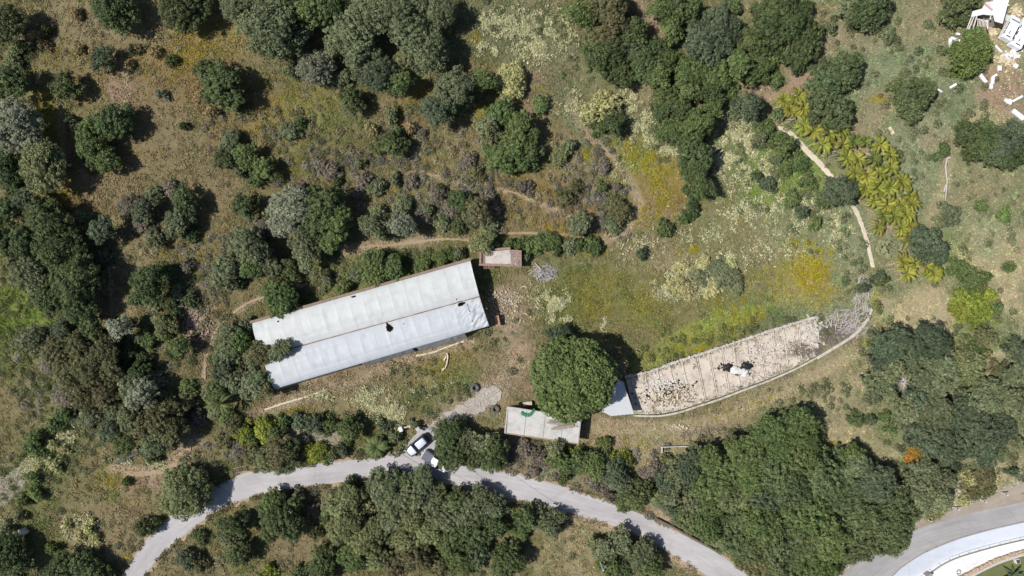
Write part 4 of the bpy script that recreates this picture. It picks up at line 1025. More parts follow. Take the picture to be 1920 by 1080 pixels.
tag(MB().poly([P(x, y, .5) for x, y in ((1886,27),(1905,32),(1914,38),(1904,45),(1886,38))], thick=.4).build('concrete_pad', simple('pad_grey', (186, 186, 178), var=.12)), 'grey concrete pad above the two derelict vans', 'pad')
WB = [((1782,81),.45,1.5,2,'upright in the L-shaped frame'),((1791,74),1.5,.4,-22,'lying across the top of the L-shaped frame'),((1796,64),.6,.35,-10,'by the shrub above the L-shaped frame'),
 ((1843,147),.5,1.7,38,'slanting below the bright fig tree'),((1865,142),.8,.35,32,'at the top end of the stacked line'),((1861,151),.45,1.1,-5,'in the middle of the stacked line'),((1858,162),.45,.8,0,'at the lower end of the stacked line'),
 ((1874,128),.55,.8,0,'beside the dead stump'),((1904,124),.7,.6,-30,'by the round cream ring'),((1887,189),.7,.5,-30,'small one of the touching pair'),((1893,191),.7,.8,-25,'large one of the touching pair'),((1908,185),1.7,.35,28,'long thin one over the garden bed'),
 ((1909,215),2.2,.7,-38,'long slanting one at the right edge'),((1896,235),.9,.6,-20,'below the long slanting one'),((1787,161),1.1,.4,30,'lying alone in the grass'),((1762,170),.8,.2,-35,'thin sliver in the grass'),((1671,245),.5,1.3,30,'pale yellowish one near the palms'),((1872,92),.25,1.5,45,'thin one beneath the derelict vans')]
for (x, y), a, c, an, ph in WB:
    p = P(x, y, .16); o = MB().box((0, 0, 0), (a, c, .3), bev=.03).build('white_block', M_wr2 if 'yellow' not in ph else M_cream); o.location = p; o.rotation_euler = (0, 0, math.radians(an))
    tag(o, 'white slab-like block '+ph, 'block', 'white blocks scattered over the top right yard')
heap('rubble', M_cream, 1888, 114, 26, 8, 150, .08, .4, .02, 31, 10)
heap('rubble', M_cream, 1905, 20, 16, 12, 110, .1, .45, .02, 32, 30)
heap('rubble', M_whiteb, 1898, 102, 22, 10, 80, .08, .5, .02, 33, -20)
heap('rubble', M_cream, 1862, 60, 8, 8, 80, .12, .4, .02, 34, 10)
heap('rubble', M_whiteb, 1829, 112, 10, 14, 80, .06, .3, .02, 35, 10)
heap('rubble', M_cream, 1895, 150, 30, 60, 50, .08, .3, .02, 36, 10)

# ------------------------------------------------------------------ plants
def LMk(n, lo, hi, t=.16):
    f = lambda c: tuple(v*1.22*w_ for v, w_ in zip(c, (1.10, 1.0, .95)))
    return leaf_mat(n, f(lo), f(hi), t)
LM = {
 'D': LMk('leaf_dark_oak', (.034, .055, .022), (.100, .138, .056)),  # darkened, the dimmer light of the left side put into the leaf colour
 'H': LMk('leaf_oak_lit', (.045, .070, .030), (.128, .170, .078)),  # lighter copy of the dark oak leaf, for the brighter hazy right side
 'G': LMk('leaf_green', (.048, .080, .028), (.135, .185, .068)),
 'L': LMk('leaf_grey_green', (.065, .086, .044), (.175, .215, .120)),
 'S': LMk('leaf_silver', (.090, .110, .075), (.250, .285, .205)),
 'Y': LMk('leaf_yellow_green', (.085, .120, .018), (.230, .285, .055)),
 'B': LMk('leaf_olive_brown', (.058, .066, .030), (.150, .152, .078)),
 'U': LMk('leaf_blue_green', (.038, .058, .034), (.108, .145, .088)),
 'P': LMk('leaf_pine', (.060, .088, .028), (.165, .215, .078)),
 'C': LMk('leaf_cream_blossom', (.120, .145, .060), (.440, .440, .220)),
 'T': LMk('leaf_fig', (.050, .082, .024), (.145, .205, .068)),
 'O': LMk('leaf_orange_blossom', (.180, .120, .030), (.420, .230, .040)),
 'W': LMk('leaf_olive_light', (.080, .100, .045), (.200, .235, .110)),
 'K': LMk('leaf_grey_scrub', (.080, .075, .058), (.190, .180, .145)),
 'J': LMk('leaf_tan_tussock', (.150, .130, .065), (.340, .300, .160)),
 'F': LMk('leaf_fan', (.110, .135, .070), (.250, .280, .160)),
 'A': LMk('leaf_agave', (.030, .055, .028), (.100, .150, .085)),
}
M_bark = simple('bark', (104, 90, 76), var=.4, scale=5, bump=.5)

def puffs_to_mesh(name, C, R_, nleaf, size, seed, flat=.85, core=None, extra=None):
    """C (n,3) spray centres, R_ (n,) radii: every spray is a cluster of leaf faces"""
    r = np.random.default_rng(seed); n = len(C)
    d = r.normal(size=(n, nleaf, 3)); d[..., 2] = np.abs(d[..., 2])*1.0-.25; d /= np.linalg.norm(d, axis=-1, keepdims=True)
    rad = R_[:, None, None]*(0.72+.36*r.random((n, nleaf, 1)))
    c = C[:, None, :]+d*rad*np.array([1, 1, flat])
    nr = d+r.normal(size=d.shape)*.38+np.array([0, 0, .35]); nr /= np.linalg.norm(nr, axis=-1, keepdims=True)
    a = np.cross(nr, r.normal(size=d.shape)); a /= np.linalg.norm(a, axis=-1, keepdims=True); b2 = np.cross(nr, a)
    s_ = size*(.6+.8*r.random((n, nleaf, 1)))
    a = a*s_; b2 = b2*s_*.62
    q = np.stack([c-a, c-b2*.9+a*.1, c+a, c+b2], 2).reshape(-1, 3)
    F = np.arange(len(q)).reshape(-1, 4)
    pt = np.clip(r.random(n)**1.2+1.1*(vnoise(C[:, 0]*.9+seed, C[:, 1]*.9+C[:, 2]*.7, seed+9)-.5), 0, 1)
    tint = np.clip(pt[:, None]*.6+r.random((n, nleaf))*.5-.03, 0, 1).reshape(-1)
    tint = np.repeat(tint, 4)
    V = q
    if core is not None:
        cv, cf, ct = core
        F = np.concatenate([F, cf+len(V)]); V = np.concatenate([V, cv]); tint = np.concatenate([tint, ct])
    return np_mesh(name, V, F, None, {'tint': ('POINT', 'FLOAT', tint)})

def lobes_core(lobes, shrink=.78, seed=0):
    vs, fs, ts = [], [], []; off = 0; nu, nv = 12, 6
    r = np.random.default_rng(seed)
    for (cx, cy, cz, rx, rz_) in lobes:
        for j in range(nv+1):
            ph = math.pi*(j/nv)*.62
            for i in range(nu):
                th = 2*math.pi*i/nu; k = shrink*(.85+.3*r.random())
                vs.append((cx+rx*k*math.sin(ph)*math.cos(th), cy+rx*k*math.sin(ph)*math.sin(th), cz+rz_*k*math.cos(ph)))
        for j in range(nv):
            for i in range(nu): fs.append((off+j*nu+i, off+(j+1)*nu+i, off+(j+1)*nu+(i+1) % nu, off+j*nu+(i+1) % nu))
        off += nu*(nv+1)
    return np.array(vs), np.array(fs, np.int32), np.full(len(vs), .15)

def make_crown(R, seed, nl, puff, dens, leaf, squash=.72, top=None, rough=1.0):
    """a crown of several billowing limbs; radius R metres, centre line at the origin, base at z=0"""
    r = random.Random(seed); lobes = []
    if nl == 1: lobes = [(0, 0, .35*R, R*.95, R*squash*1.1)]
    else:
        lobes.append((r.uniform(-.1, .1)*R, r.uniform(-.1, .1)*R, .55*R, R*.58, R*.58*squash*1.25))
        for k in range(nl):
            a = 2*math.pi*(k+r.uniform(-.3, .3))/nl; rr_ = R*r.uniform(.30, .44)
            d = R*r.uniform(.93, 1.03)-rr_
            lobes.append((math.cos(a)*d, math.sin(a)*d, r.uniform(.18, .42)*R, rr_, rr_*r.uniform(.8, 1.1)))
        for k in range(max(1, nl//2)):
            a = r.uniform(0, 6.28); d = R*r.uniform(.25, .5); rr_ = R*r.uniform(.26, .36)
            lobes.append((math.cos(a)*d, math.sin(a)*d, r.uniform(.6, .85)*R, rr_, rr_*.85))
    C = []; RR = []
    for li, (cx, cy, cz, rx, rz_) in enumerate(lobes):
        area = 2*math.pi*rx*rx*1.1; n = max(5, int(area/(math.pi*puff*puff)*dens))
        for k in range(n):
            u = (k+r.random())/n; ph = math.acos(1-u*1.25); th = k*2.399963+r.uniform(-.5, .5)
            kk = r.uniform(.80, 1.04)*rough if r.random() > .15 else r.uniform(.95, 1.20)
            p = (cx+rx*kk*math.sin(ph)*math.cos(th), cy+rx*kk*math.sin(ph)*math.sin(th), cz+rz_*kk*math.cos(ph))
            if float(vnoise(np.array(p[0]*1.1+seed*7.7), np.array(p[1]*1.1+p[2]), seed)) > .80: continue
            hid = any(lj != li and ((p[0]-o[0])/o[3])**2+((p[1]-o[1])/o[3])**2+((p[2]-o[2])/o[4])**2 < .55 for lj, o in enumerate(lobes))
            if hid: continue
            C.append(p); RR.append(puff*r.uniform(.65, 1.25))
    nleaf = int(26*(puff/.34)**2/(leaf/.13)**2)
    nleaf = max(14, min(60, nleaf))
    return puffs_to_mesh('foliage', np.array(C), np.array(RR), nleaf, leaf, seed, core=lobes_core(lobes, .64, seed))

def make_trunk(R, Hh, seed):
    r = random.Random(seed); mb = MB(); k = .045*R+.05
    mb.tube([(0, 0, -.5), (0, 0, 0), (r.uniform(-.1, .1), r.uniform(-.1, .1), Hh*.5), (r.uniform(-.2, .2), r.uniform(-.2, .2), Hh*.8)], [k*1.5, k*1.2, k, k*.7], 8)
    for i in range(5):
        a = i*1.257+r.uniform(-.3, .3); d = R*.55
        mb.tube([(0, 0, Hh*.4), (math.cos(a)*d*.5, math.sin(a)*d*.5, Hh*.65), (math.cos(a)*d, math.sin(a)*d, Hh*.9)], [k*.7, k*.45, k*.2], 5)
    return mb

PROTO = {}
def protos():
    # class radius (m), variants, lobes, spray radius, density, leaf size
    for key, R, var, nl, puff, dens, leaf in (('xs', .8, 4, 1, .22, 1.4, .10), ('s', 1.4, 5, 3, .27, 1.25, .11), ('m', 2.2, 5, 4, .33, 1.15, .115), ('l', 3.3, 5, 6, .40, 1.1, .125), ('xl', 4.6, 5, 8, .46, 1.05, .135)):
        PROTO[key] = (R, [make_crown(R, 100+hash(key) % 7*0+int(R*37)+v, nl, puff, dens, leaf, squash=.70+.06*(v % 3)) for v in range(var)])
        tb = []
        for v in range(2):
            me_ = bpy.data.meshes.new('trunk'); mb = make_trunk(R, R*1.0, int(R*10)+v); me_.from_pydata(mb.v, [], mb.f); me_.materials.append(M_bark); tb.append(me_)
        PROTO[key+'_t'] = tb
protos()

KN = {'H': ('evergreen_tree', 'deep green'), 'D': ('oak_tree', 'dark green'), 'G': ('evergreen_tree', 'mid green'), 'L': ('olive_tree', 'grey-green'), 'S': ('silvery_tree', 'silvery'), 'Y': ('leafy_shrub', 'yellow-green'),  # H: oaks wearing the lighter leaf copy of the right side
      'B': ('brown_scrub_tree', 'olive-brown'), 'U': ('evergreen_tree', 'blue-green'), 'C': ('flowering_shrub', 'cream-flowering'), 'T': ('fig_tree', 'bright green'), 'O': ('flowering_shrub', 'orange-flowering'),
      'W': ('olive_tree', 'pale olive'), 'K': ('scrub_bush', 'grey twiggy'), 'P': ('pine_tree', 'green'), 'J': ('tussock_bush', 'straw-coloured')}
AREA = {
 'ul': 'on the open dry slope near top left', 'lt': 'in the tree belt along the left edge', 'tg': 'in the big grove at top centre', 'mh': 'on the scrubby slope far above the greenhouse',
 'ba': 'on the wooded bank just above the greenhouse', 'cs': 'between slope and cream-flowered patch', 'tc': 'in the dense thicket at top, right of centre', 'gc': 'in the green tree column above the meadow',
 'hr': 'in the hedge by the flat-roofed hut', 'me': 'on the open meadow', 'tr': 'on the grassy slope near top right', 'pn': 'next to the palm nursery', 're': 'near the right edge',
 'rs': 'in the grey-green scrub at lower right', 'lw': 'in the big wood at lower right', 'ge': 'crowding the left end of the greenhouse', 'ls': 'in shady scrub left of the greenhouse',
 'rv': 'on the verge above the road bend', 'rb': 'below the road at bottom centre', 'bl': 'near the bottom left corner', 'cr': 'beside the parked cars', 'sb': 'between ribbed shed and road', 'jr': 'above the junction verge'}
PL = """ul 212 14 40 D|ul 345 8 44 D|ul 85 55 12 D|ul 192 111 24 U|ul 124 163 27 D|ul 415 160 42 D|ul 382 132 22 D|ul 436 190 20 D|ul 320 112 10 D|ul 248 91 9 U|ul 208 226 36 D|ul 172 262 36 G|ul 200 300 25 G|ul 180 300 22 D|ul 150 290 16 L|ul 130 226 14 L|ul 343 235 8 D|ul 145 90 9 J|ul 175 96 8 J|ul 255 90 8 J|ul 288 95 10 J|ul 372 180 14 J|ul 395 207 14 J|ul 300 175 12 S|ul 240 120 9 J|ul 80 82 12 J|ul 65 65 12 J|ul 140 25 12 J
lt 12 45 34 D|lt 30 85 18 D|lt 12 105 20 L|lt 14 155 34 D|lt 30 235 46 S|lt 10 275 22 L|lt 80 310 44 W|lt 40 305 16 W|lt 12 320 32 D|lt 18 350 20 D|lt 52 376 24 U|lt 14 400 30 D|lt 88 415 42 D|lt 140 408 20 L|lt 55 455 38 D|lt 110 465 44 D|lt 15 455 30 D|lt 60 510 36 L|lt 140 525 46 D|lt 185 480 20 U|lt 185 530 22 D|lt 105 555 34 D|lt 150 580 30 D|lt 95 540 20 D|lt 30 500 26 B|lt 192 430 25 U
mh 245 382 22 K|mh 272 395 24 U|mh 285 362 18 L|mh 315 350 18 K|mh 345 376 28 D|mh 333 418 28 L|mh 352 440 18 D|mh 265 420 22 K|mh 290 446 22 L|mh 262 400 18 L|mh 430 266 22 L|mh 422 300 22 D|mh 462 290 24 G|mh 495 315 24 G|mh 480 330 20 D|mh 448 318 16 L|mh 460 385 26 D|mh 540 245 20 L|mh 562 228 12 D|mh 620 320 20 K|mh 600 310 18 K|mh 590 125 32 S|mh 545 130 16 L|mh 630 340 12 D|mh 735 270 28 D|mh 712 275 16 D|mh 748 268 14 G|mh 675 305 12 L|mh 680 335 18 K|mh 740 335 14 L|mh 745 245 14 L|mh 735 215 16 L|mh 700 245 10 J|mh 692 240 9 J|mh 658 188 25 D|mh 640 145 20 L|mh 790 250 12 K|mh 770 240 10 J|mh 880 300 18 K|mh 893 325 18 B|mh 915 370 20 K|mh 705 350 18 L|mh 770 340 16 K
tg 470 40 26 L|tg 515 45 56 L|tg 585 14 40 G|tg 625 10 30 D|tg 655 55 40 L|tg 675 95 34 L|tg 625 85 22 L|tg 690 25 40 L|tg 735 12 44 L|tg 770 55 42 L|tg 800 95 40 L|tg 760 110 22 W|tg 825 20 30 L|tg 710 140 32 U|tg 750 155 24 G|tg 735 130 18 U|tg 665 140 16 L|tg 850 165 38 L|tg 820 207 30 U|tg 868 190 20 L|tg 905 150 24 G|tg 560 80 18 L|tg 540 0 30 D|tg 450 15 30 L|tg 780 5 30 L
cs 958 150 32 C|cs 938 165 14 G|cs 915 240 28 L|cs 938 210 28 G|cs 975 250 36 G|cs 955 295 34 G|cs 990 285 26 D|cs 925 285 20 G|cs 1000 310 14 G|cs 1015 192 19 G|cs 1128 205 36 C|cs 1147 232 25 D|cs 1120 235 18 D|cs 1130 348 12 G|cs 985 350 18 K|cs 1087 421 24 L|cs 1050 290 20 W|cs 1065 275 16 L|cs 1130 310 16 K|cs 1150 380 20 B|cs 1165 400 22 B|cs 1150 420 20 L|cs 1060 370 20 B|cs 1080 350 16 B|cs 1155 350 12 K|cs 1010 455 8 L
tc 1085 20 28 G|tc 1105 40 22 D|tc 1140 12 30 B|tc 1165 15 22 L|tc 1150 45 24 B|tc 1130 75 32 B|tc 1120 110 30 D|tc 1150 105 30 D|tc 1190 60 28 D|tc 1175 100 34 L|tc 1205 120 32 D|tc 1160 140 26 D|tc 1200 70 8 C|tc 1230 90 26 D|tc 1235 20 22 G|tc 1265 12 28 D|tc 1290 20 26 G|tc 1258 55 26 G|tc 1300 50 20 L|tc 1345 40 30 U|tc 1365 60 30 U|tc 1320 85 34 U|tc 1345 95 26 U|tc 1305 65 24 U|tc 1378 8 18 D|tc 1430 22 24 D|tc 1465 22 40 D|tc 1440 60 42 D|tc 1408 80 24 G|tc 1480 55 26 D|tc 1505 76 44 D|tc 1475 100 20 U|tc 1495 50 24 D|tc 1420 130 30 G|tc 1455 145 18 G|tc 1450 110 18 G|tc 1500 10 22 D
gc 1245 115 30 G|gc 1235 145 24 G|gc 1275 110 20 G|gc 1300 135 32 G|gc 1340 140 34 G|gc 1380 125 28 G|gc 1250 180 32 G|gc 1290 170 26 G|gc 1330 175 26 D|gc 1370 165 20 G|gc 1240 205 22 D|gc 1275 205 26 D|gc 1335 205 24 G|gc 1305 235 30 G|gc 1255 240 26 G|gc 1285 260 30 D|gc 1320 255 18 D|gc 1300 290 30 D|gc 1305 325 26 D|gc 1285 315 16 D|gc 1315 350 24 D|gc 1300 360 18 D|gc 1300 392 18 D|gc 1285 408 10 G|gc 1325 335 12 G|gc 1385 195 18 U|gc 1405 200 22 U|gc 1395 180 14 L|gc 1420 215 18 L|gc 1375 215 10 L
me 1251 427 18 D|me 1205 474 14 U|me 1045 630 24 U|me 1365 520 26 L|me 1350 500 20 L|me 1320 490 16 C|me 1280 500 16 C|me 1270 530 20 C|me 1310 520 18 L|me 1290 545 18 C|me 1335 545 16 C|me 1372 500 18 C|me 1380 540 18 L|me 1420 330 10 D|me 1445 345 18 U|me 1505 395 14 U|me 1480 310 20 G|me 1520 340 18 G|me 1470 270 24 G|me 1440 240 20 G|me 1500 300 20 G|me 1425 260 16 L|me 1530 420 14 G|me 1550 375 16 D|me 1490 370 18 G|me 1620 540 10 U|me 1648 520 14 U|me 1460 300 14 L
ba 465 462 36 L|ba 430 500 28 L|ba 415 520 22 L|ba 470 500 24 G|ba 440 470 20 L|ba 490 425 22 K|ba 480 440 18 K|ba 550 385 38 S|ba 535 415 30 S|ba 605 385 40 D|ba 625 420 36 G|ba 595 430 30 D|ba 570 455 30 L|ba 620 450 24 G|ba 560 355 20 K|ba 575 480 26 L|ba 500 400 20 L|ba 280 530 34 D|ba 305 510 20 G|ba 510 500 24 L|ba 545 505 22 D|ba 440 530 16 L|ba 705 395 18 L|ba 702 425 24 L|ba 722 440 14 G|ba 752 383 20 L|ba 752 420 26 S|ba 740 440 12 L|ba 820 365 20 K|ba 826 352 9 D|ba 862 375 22 D|ba 800 395 16 L|ba 830 415 18 L|ba 790 410 20 K|ba 860 422 18 D|ba 895 395 26 B|ba 920 400 24 K|ba 920 415 20 L|ba 880 400 20 L|ba 845 390 20 K|ba 525 562 36 G|ba 545 580 16 Y|ba 700 500 30 G|ba 735 505 24 G|ba 670 510 20 L|ba 645 540 16 G|ba 790 498 20 G|ba 830 482 20 G|ba 860 475 14 L|ba 505 545 16 D|ba 610 520 16 L|ba 760 515 14 Y
hr 905 455 24 W|hr 925 465 14 L|hr 975 458 16 G|hr 990 462 18 G|hr 1012 456 20 G|hr 1035 455 20 G|hr 1045 468 12 D|hr 1068 460 18 L|hr 1085 458 14 G|hr 1110 457 20 G|hr 1120 465 14 G|hr 955 458 14 D|hr 985 480 12 L
tr 1580 130 36 D|tr 1598 118 24 D|tr 1548 155 34 D|tr 1540 175 16 D|tr 1557 205 40 D|tr 1590 200 14 D|tr 1530 200 20 D|tr 1630 15 38 D|tr 1655 15 22 D|tr 1590 5 24 L|tr 1710 180 34 D|tr 1705 205 24 D|tr 1735 170 24 D|tr 1690 160 20 G|tr 1788 10 28 D|tr 1806 26 20 D|tr 1778 34 18 D|tr 1815 -6 26 D|tr 1830 75 24 T|tr 1825 100 36 T|tr 1798 100 22 T|tr 1800 120 20 T|tr 1848 95 20 T|tr 1820 130 16 T|tr 1460 215 10 D|tr 1670 60 20 L|tr 1498 130 10 U|tr 1560 50 14 L|tr 1860 255 10 G
pn 1545 170 10 D|pn 1575 358 30 U|pn 1600 345 12 U|pn 1740 455 32 U|pn 1755 475 26 U|pn 1725 440 22 U|pn 1772 283 17 D|pn 1560 365 16 D|pn 1655 525 14 D|pn 1520 235 14 L
re 1820 255 26 D|re 1850 262 32 D|re 1880 270 34 U|re 1905 285 30 D|re 1830 285 22 D|re 1870 295 24 D|re 1905 250 26 U|re 1812 235 12 D|re 1782 400 22 L|re 1765 415 14 L|re 1843 385 13 G|re 1890 400 18 T|re 1835 565 28 Y|re 1815 580 24 Y|re 1850 585 26 Y|re 1860 555 18 Y|re 1840 545 18 G|re 1870 575 14 G|re 1800 560 14 Y|re 1820 520 22 G|re 1800 500 20 G|re 1850 520 16 G|re 1895 500 10 G
rs 1665 645 32 U|rs 1645 670 22 U|rs 1640 640 16 L|rs 1740 640 34 U|rs 1765 655 24 U|rs 1720 660 26 L|rs 1700 670 26 U|rs 1670 690 28 L|rs 1650 720 28 L|rs 1640 745 16 L|rs 1735 700 32 L|rs 1770 690 28 L|rs 1755 720 26 L|rs 1710 700 16 L|rs 1720 755 30 U|rs 1695 770 28 L|rs 1680 750 18 L|rs 1750 770 34 L|rs 1790 680 24 W|rs 1820 690 32 W|rs 1810 660 20 W|rs 1850 635 22 W|rs 1835 650 16 G|rs 1850 665 12 W|rs 1800 780 36 U|rs 1830 760 36 L|rs 1865 745 36 L|rs 1900 760 30 L|rs 1780 800 30 U|rs 1750 820 34 U|rs 1710 810 28 U|rs 1800 830 36 U|rs 1840 810 34 U|rs 1875 800 32 U|rs 1905 700 24 L|rs 1905 655 22 U|rs 1880 690 18 B|rs 1890 780 22 G|rs 1845 850 24 U|rs 1870 840 18 G|rs 1770 850 22 U|rs 1608 786 17 D|rs 1635 788 10 L|rs 1630 712 12 D|rs 1910 720 14 B|rs 1660 780 12 G|rs 1675 800 14 G|rs 1800 850 18 L|rs 1910 830 16 L
jr 1722 852 18 O|jr 1712 860 14 O|jr 1735 862 12 B|jr 1735 880 26 L|jr 1760 900 28 L|jr 1730 910 32 L|jr 1765 935 26 L|jr 1725 940 24 L|jr 1750 950 20 L|jr 1700 892 9 D|jr 1785 905 16 L|jr 1820 900 18 C|jr 1845 895 22 B|jr 1855 915 20 B|jr 1830 920 20 B|jr 1810 938 12 C|jr 1760 965 12 C|jr 1790 880 16 U|jr 1900 885 12 U|jr 1865 898 10 C|jr 1745 970 10 C
lw 1500 795 34 G|lw 1470 805 34 G|lw 1520 820 30 G|lw 1440 815 34 G|lw 1455 845 34 G|lw 1400 850 34 G|lw 1375 840 24 G|lw 1370 880 40 G|lw 1330 865 30 G|lw 1300 860 26 U|lw 1335 900 38 G|lw 1290 885 24 U|lw 1265 890 26 L|lw 1410 890 40 G|lw 1450 885 36 D|lw 1495 860 38 G|lw 1530 855 28 G|lw 1400 930 38 W|lw 1360 930 34 W|lw 1330 945 32 G|lw 1300 945 26 L|lw 1290 975 26 D|lw 1320 990 28 G|lw 1345 985 32 D|lw 1440 930 42 U|lw 1480 915 42 D|lw 1530 900 44 D|lw 1575 880 40 D|lw 1610 885 34 U|lw 1640 905 34 U|lw 1600 870 22 L|lw 1600 855 24 T|lw 1620 850 18 T|lw 1640 870 12 D|lw 1590 925 46 D|lw 1640 945 46 D|lw 1675 940 36 D|lw 1690 970 34 D|lw 1660 985 42 D|lw 1610 975 46 D|lw 1555 960 46 D|lw 1510 955 42 G|lw 1470 975 42 D|lw 1430 985 42 G|lw 1395 975 38 D|lw 1375 1010 34 D|lw 1410 1030 38 D|lw 1450 1030 42 D|lw 1500 1010 44 D|lw 1545 1005 42 G|lw 1590 1020 38 D|lw 1635 1015 38 D|lw 1675 1015 30 D|lw 1690 1000 20 D|lw 1480 1065 40 D|lw 1430 1070 34 B|lw 1520 1055 36 G|lw 1560 1050 32 T|lw 1540 1075 30 T|lw 1495 1070 12 O|lw 1600 1040 20 G|lw 1500 830 30 G|lw 1395 1055 20 B
sb 1042 838 18 L|sb 1040 858 20 G|sb 1060 870 20 G|sb 1085 865 24 D|sb 1110 875 26 G|sb 1135 860 20 L|sb 1150 880 24 U|sb 1170 870 16 L|sb 1135 835 18 G|sb 1058 895 16 D|sb 1072 850 12 Y|sb 1050 848 12 Y|sb 1092 850 14 Y|sb 1100 862 12 Y|sb 1148 858 12 Y|sb 1170 855 11 Y|sb 1180 868 10 Y|sb 1125 868 10 Y|sb 1075 860 10 Y|sb 1135 870 10 Y|sb 1190 935 26 D|sb 1175 950 18 D|sb 1205 920 22 D|sb 1190 905 14 W|sb 1155 900 26 U|sb 1250 900 24 U|sb 1255 930 24 L|sb 1275 905 18 L|sb 1235 935 18 L|sb 1010 850 18 K|sb 985 840 18 K|sb 1020 870 16 K|sb 1110 910 16 K|sb 1230 880 18 K|sb 1210 890 14 K|sb 1140 925 18 K|sb 1260 955 16 U|sb 1000 880 14 K|sb 1250 860 9 W
cr 840 815 30 D|cr 850 850 34 D|cr 870 830 24 L|cr 830 845 20 D|cr 905 832 28 L|cr 920 850 34 D|cr 890 855 26 D|cr 935 845 20 L|cr 905 862 22 G|cr 860 800 18 L
rv 455 812 22 Y|rv 470 825 16 G|rv 492 810 26 Y|rv 515 815 22 G|rv 435 800 22 B|rv 420 830 20 B|rv 445 845 20 K|rv 470 850 20 B|rv 560 790 18 U|rv 590 795 22 U|rv 610 800 20 G|rv 655 806 24 G|rv 640 800 16 L|rv 530 790 14 G|rv 520 850 32 B|rv 500 862 26 W|rv 540 850 26 D|rv 525 875 20 L|rv 590 850 22 Y|rv 605 855 18 G|rv 575 845 16 Y|rv 625 850 16 B|rv 640 845 14 U|rv 740 820 14 L|rv 665 785 12 W|rv 720 800 14 L|rv 345 925 46 W|rv 320 945 26 W|rv 375 905 24 L|rv 330 900 24 W|rv 370 940 26 L|rv 272 990 22 D|rv 290 980 14 D|rv 650 825 12 G|rv 570 825 12 K|rv 775 795 12 L|rv 235 905 8 G
ge 485 662 24 B|ge 478 680 18 L|ge 531 656 20 L|ge 520 662 14 L|ge 543 650 12 L|ge 484 718 28 L|ge 470 735 18 L|ge 500 730 16 B|ge 430 625 24 L|ge 450 640 26 G|ge 424 645 20 G|ge 414 668 20 L|ge 430 665 24 L|ge 420 690 26 U|ge 450 690 22 B|ge 440 715 24 L|ge 412 705 18 L|ge 410 735 24 D|ge 460 610 16 L|ge 455 655 14 W|ge 430 740 18 L
ls 225 615 24 S|ls 215 640 16 D|ls 175 620 24 D|ls 200 650 26 B|ls 150 650 30 B|ls 110 660 30 B|ls 90 675 26 K|ls 170 690 34 B|ls 130 700 30 B|ls 210 690 26 B|ls 230 665 20 D|ls 120 745 28 K|ls 160 740 26 B|ls 200 740 26 B|ls 190 720 22 K|ls 260 700 22 D|ls 245 725 24 L|ls 265 740 30 S|ls 280 715 20 S|ls 250 750 20 S|ls 350 727 17 G|ls 310 610 22 W|ls 295 600 16 L|ls 300 625 18 G|ls 270 640 20 G|ls 265 635 14 L|ls 335 650 22 G|ls 320 660 16 D|ls 260 680 20 D|ls 305 750 18 L|ls 350 755 18 L|ls 330 770 22 B|ls 300 790 34 B|ls 270 800 26 B|ls 325 810 28 B|ls 290 830 28 L|ls 245 790 24 L|ls 220 770 22 L|ls 210 800 22 U|ls 240 830 24 G|ls 190 820 20 L|ls 180 780 22 L|ls 150 790 20 L|ls 110 780 20 G|ls 100 800 18 G|ls 285 860 14 D|ls 270 845 16 D|ls 400 770 18 L|ls 370 780 16 K|ls 420 790 20 G|ls 390 740 18 L|ls 360 790 16 K|ls 85 630 22 L|ls 120 620 22 U|ls 145 605 20 D|ls 60 640 26 L|ls 310 565 20 D|ls 280 570 18 L|ls 255 560 16 G|ls 330 550 18 L|ls 355 560 18 D|ls 350 500 16 K|ls 330 590 14 D|ls 250 560 14 L|ls 65 560 14 L
rb 525 968 42 D|rb 510 940 24 G|rb 545 990 26 D|rb 500 1000 20 D|rb 440 985 26 D|rb 430 1010 22 L|rb 445 1040 26 D|rb 370 1010 18 D|rb 350 1050 22 U|rb 375 1060 16 B|rb 635 950 28 W|rb 660 930 26 W|rb 650 980 32 W|rb 680 1010 32 W|rb 665 1045 30 G|rb 635 1000 24 W|rb 700 1000 24 W|rb 705 1050 26 W|rb 605 1050 28 D|rb 600 1075 24 D|rb 615 970 18 D|rb 720 915 34 L|rb 745 945 38 L|rb 705 905 22 D|rb 770 930 36 L|rb 735 975 26 L|rb 790 905 28 L|rb 760 905 24 D|rb 775 970 28 W|rb 810 940 26 L|rb 820 925 22 W|rb 800 1000 28 W|rb 760 1010 28 W|rb 780 1045 32 B|rb 740 1060 28 B|rb 820 1060 26 B|rb 835 970 32 L|rb 860 940 28 D|rb 880 960 34 L|rb 925 950 26 L|rb 905 930 24 L|rb 930 985 28 D|rb 890 1000 34 D|rb 850 1010 32 D|rb 860 1050 32 G|rb 895 1045 26 U|rb 840 1035 22 G|rb 985 970 26 D|rb 978 998 20 G|rb 1030 980 28 L|rb 1010 960 18 L|rb 1040 995 18 D|rb 955 1045 30 D|rb 945 1065 24 D|rb 1135 1030 28 L|rb 1145 1060 28 G|rb 1165 1015 26 L|rb 1160 1070 24 D|rb 1205 1045 30 L|rb 1220 1062 26 G|rb 1215 1030 18 L|rb 1115 1020 14 L|rb 505 1072 18 Y|rb 495 1085 16 Y|rb 560 1080 18 D|rb 740 890 12 D|rb 690 955 18 W|rb 655 905 14 W|rb 560 925 14 K|rb 580 960 18 K|rb 590 1000 14 B
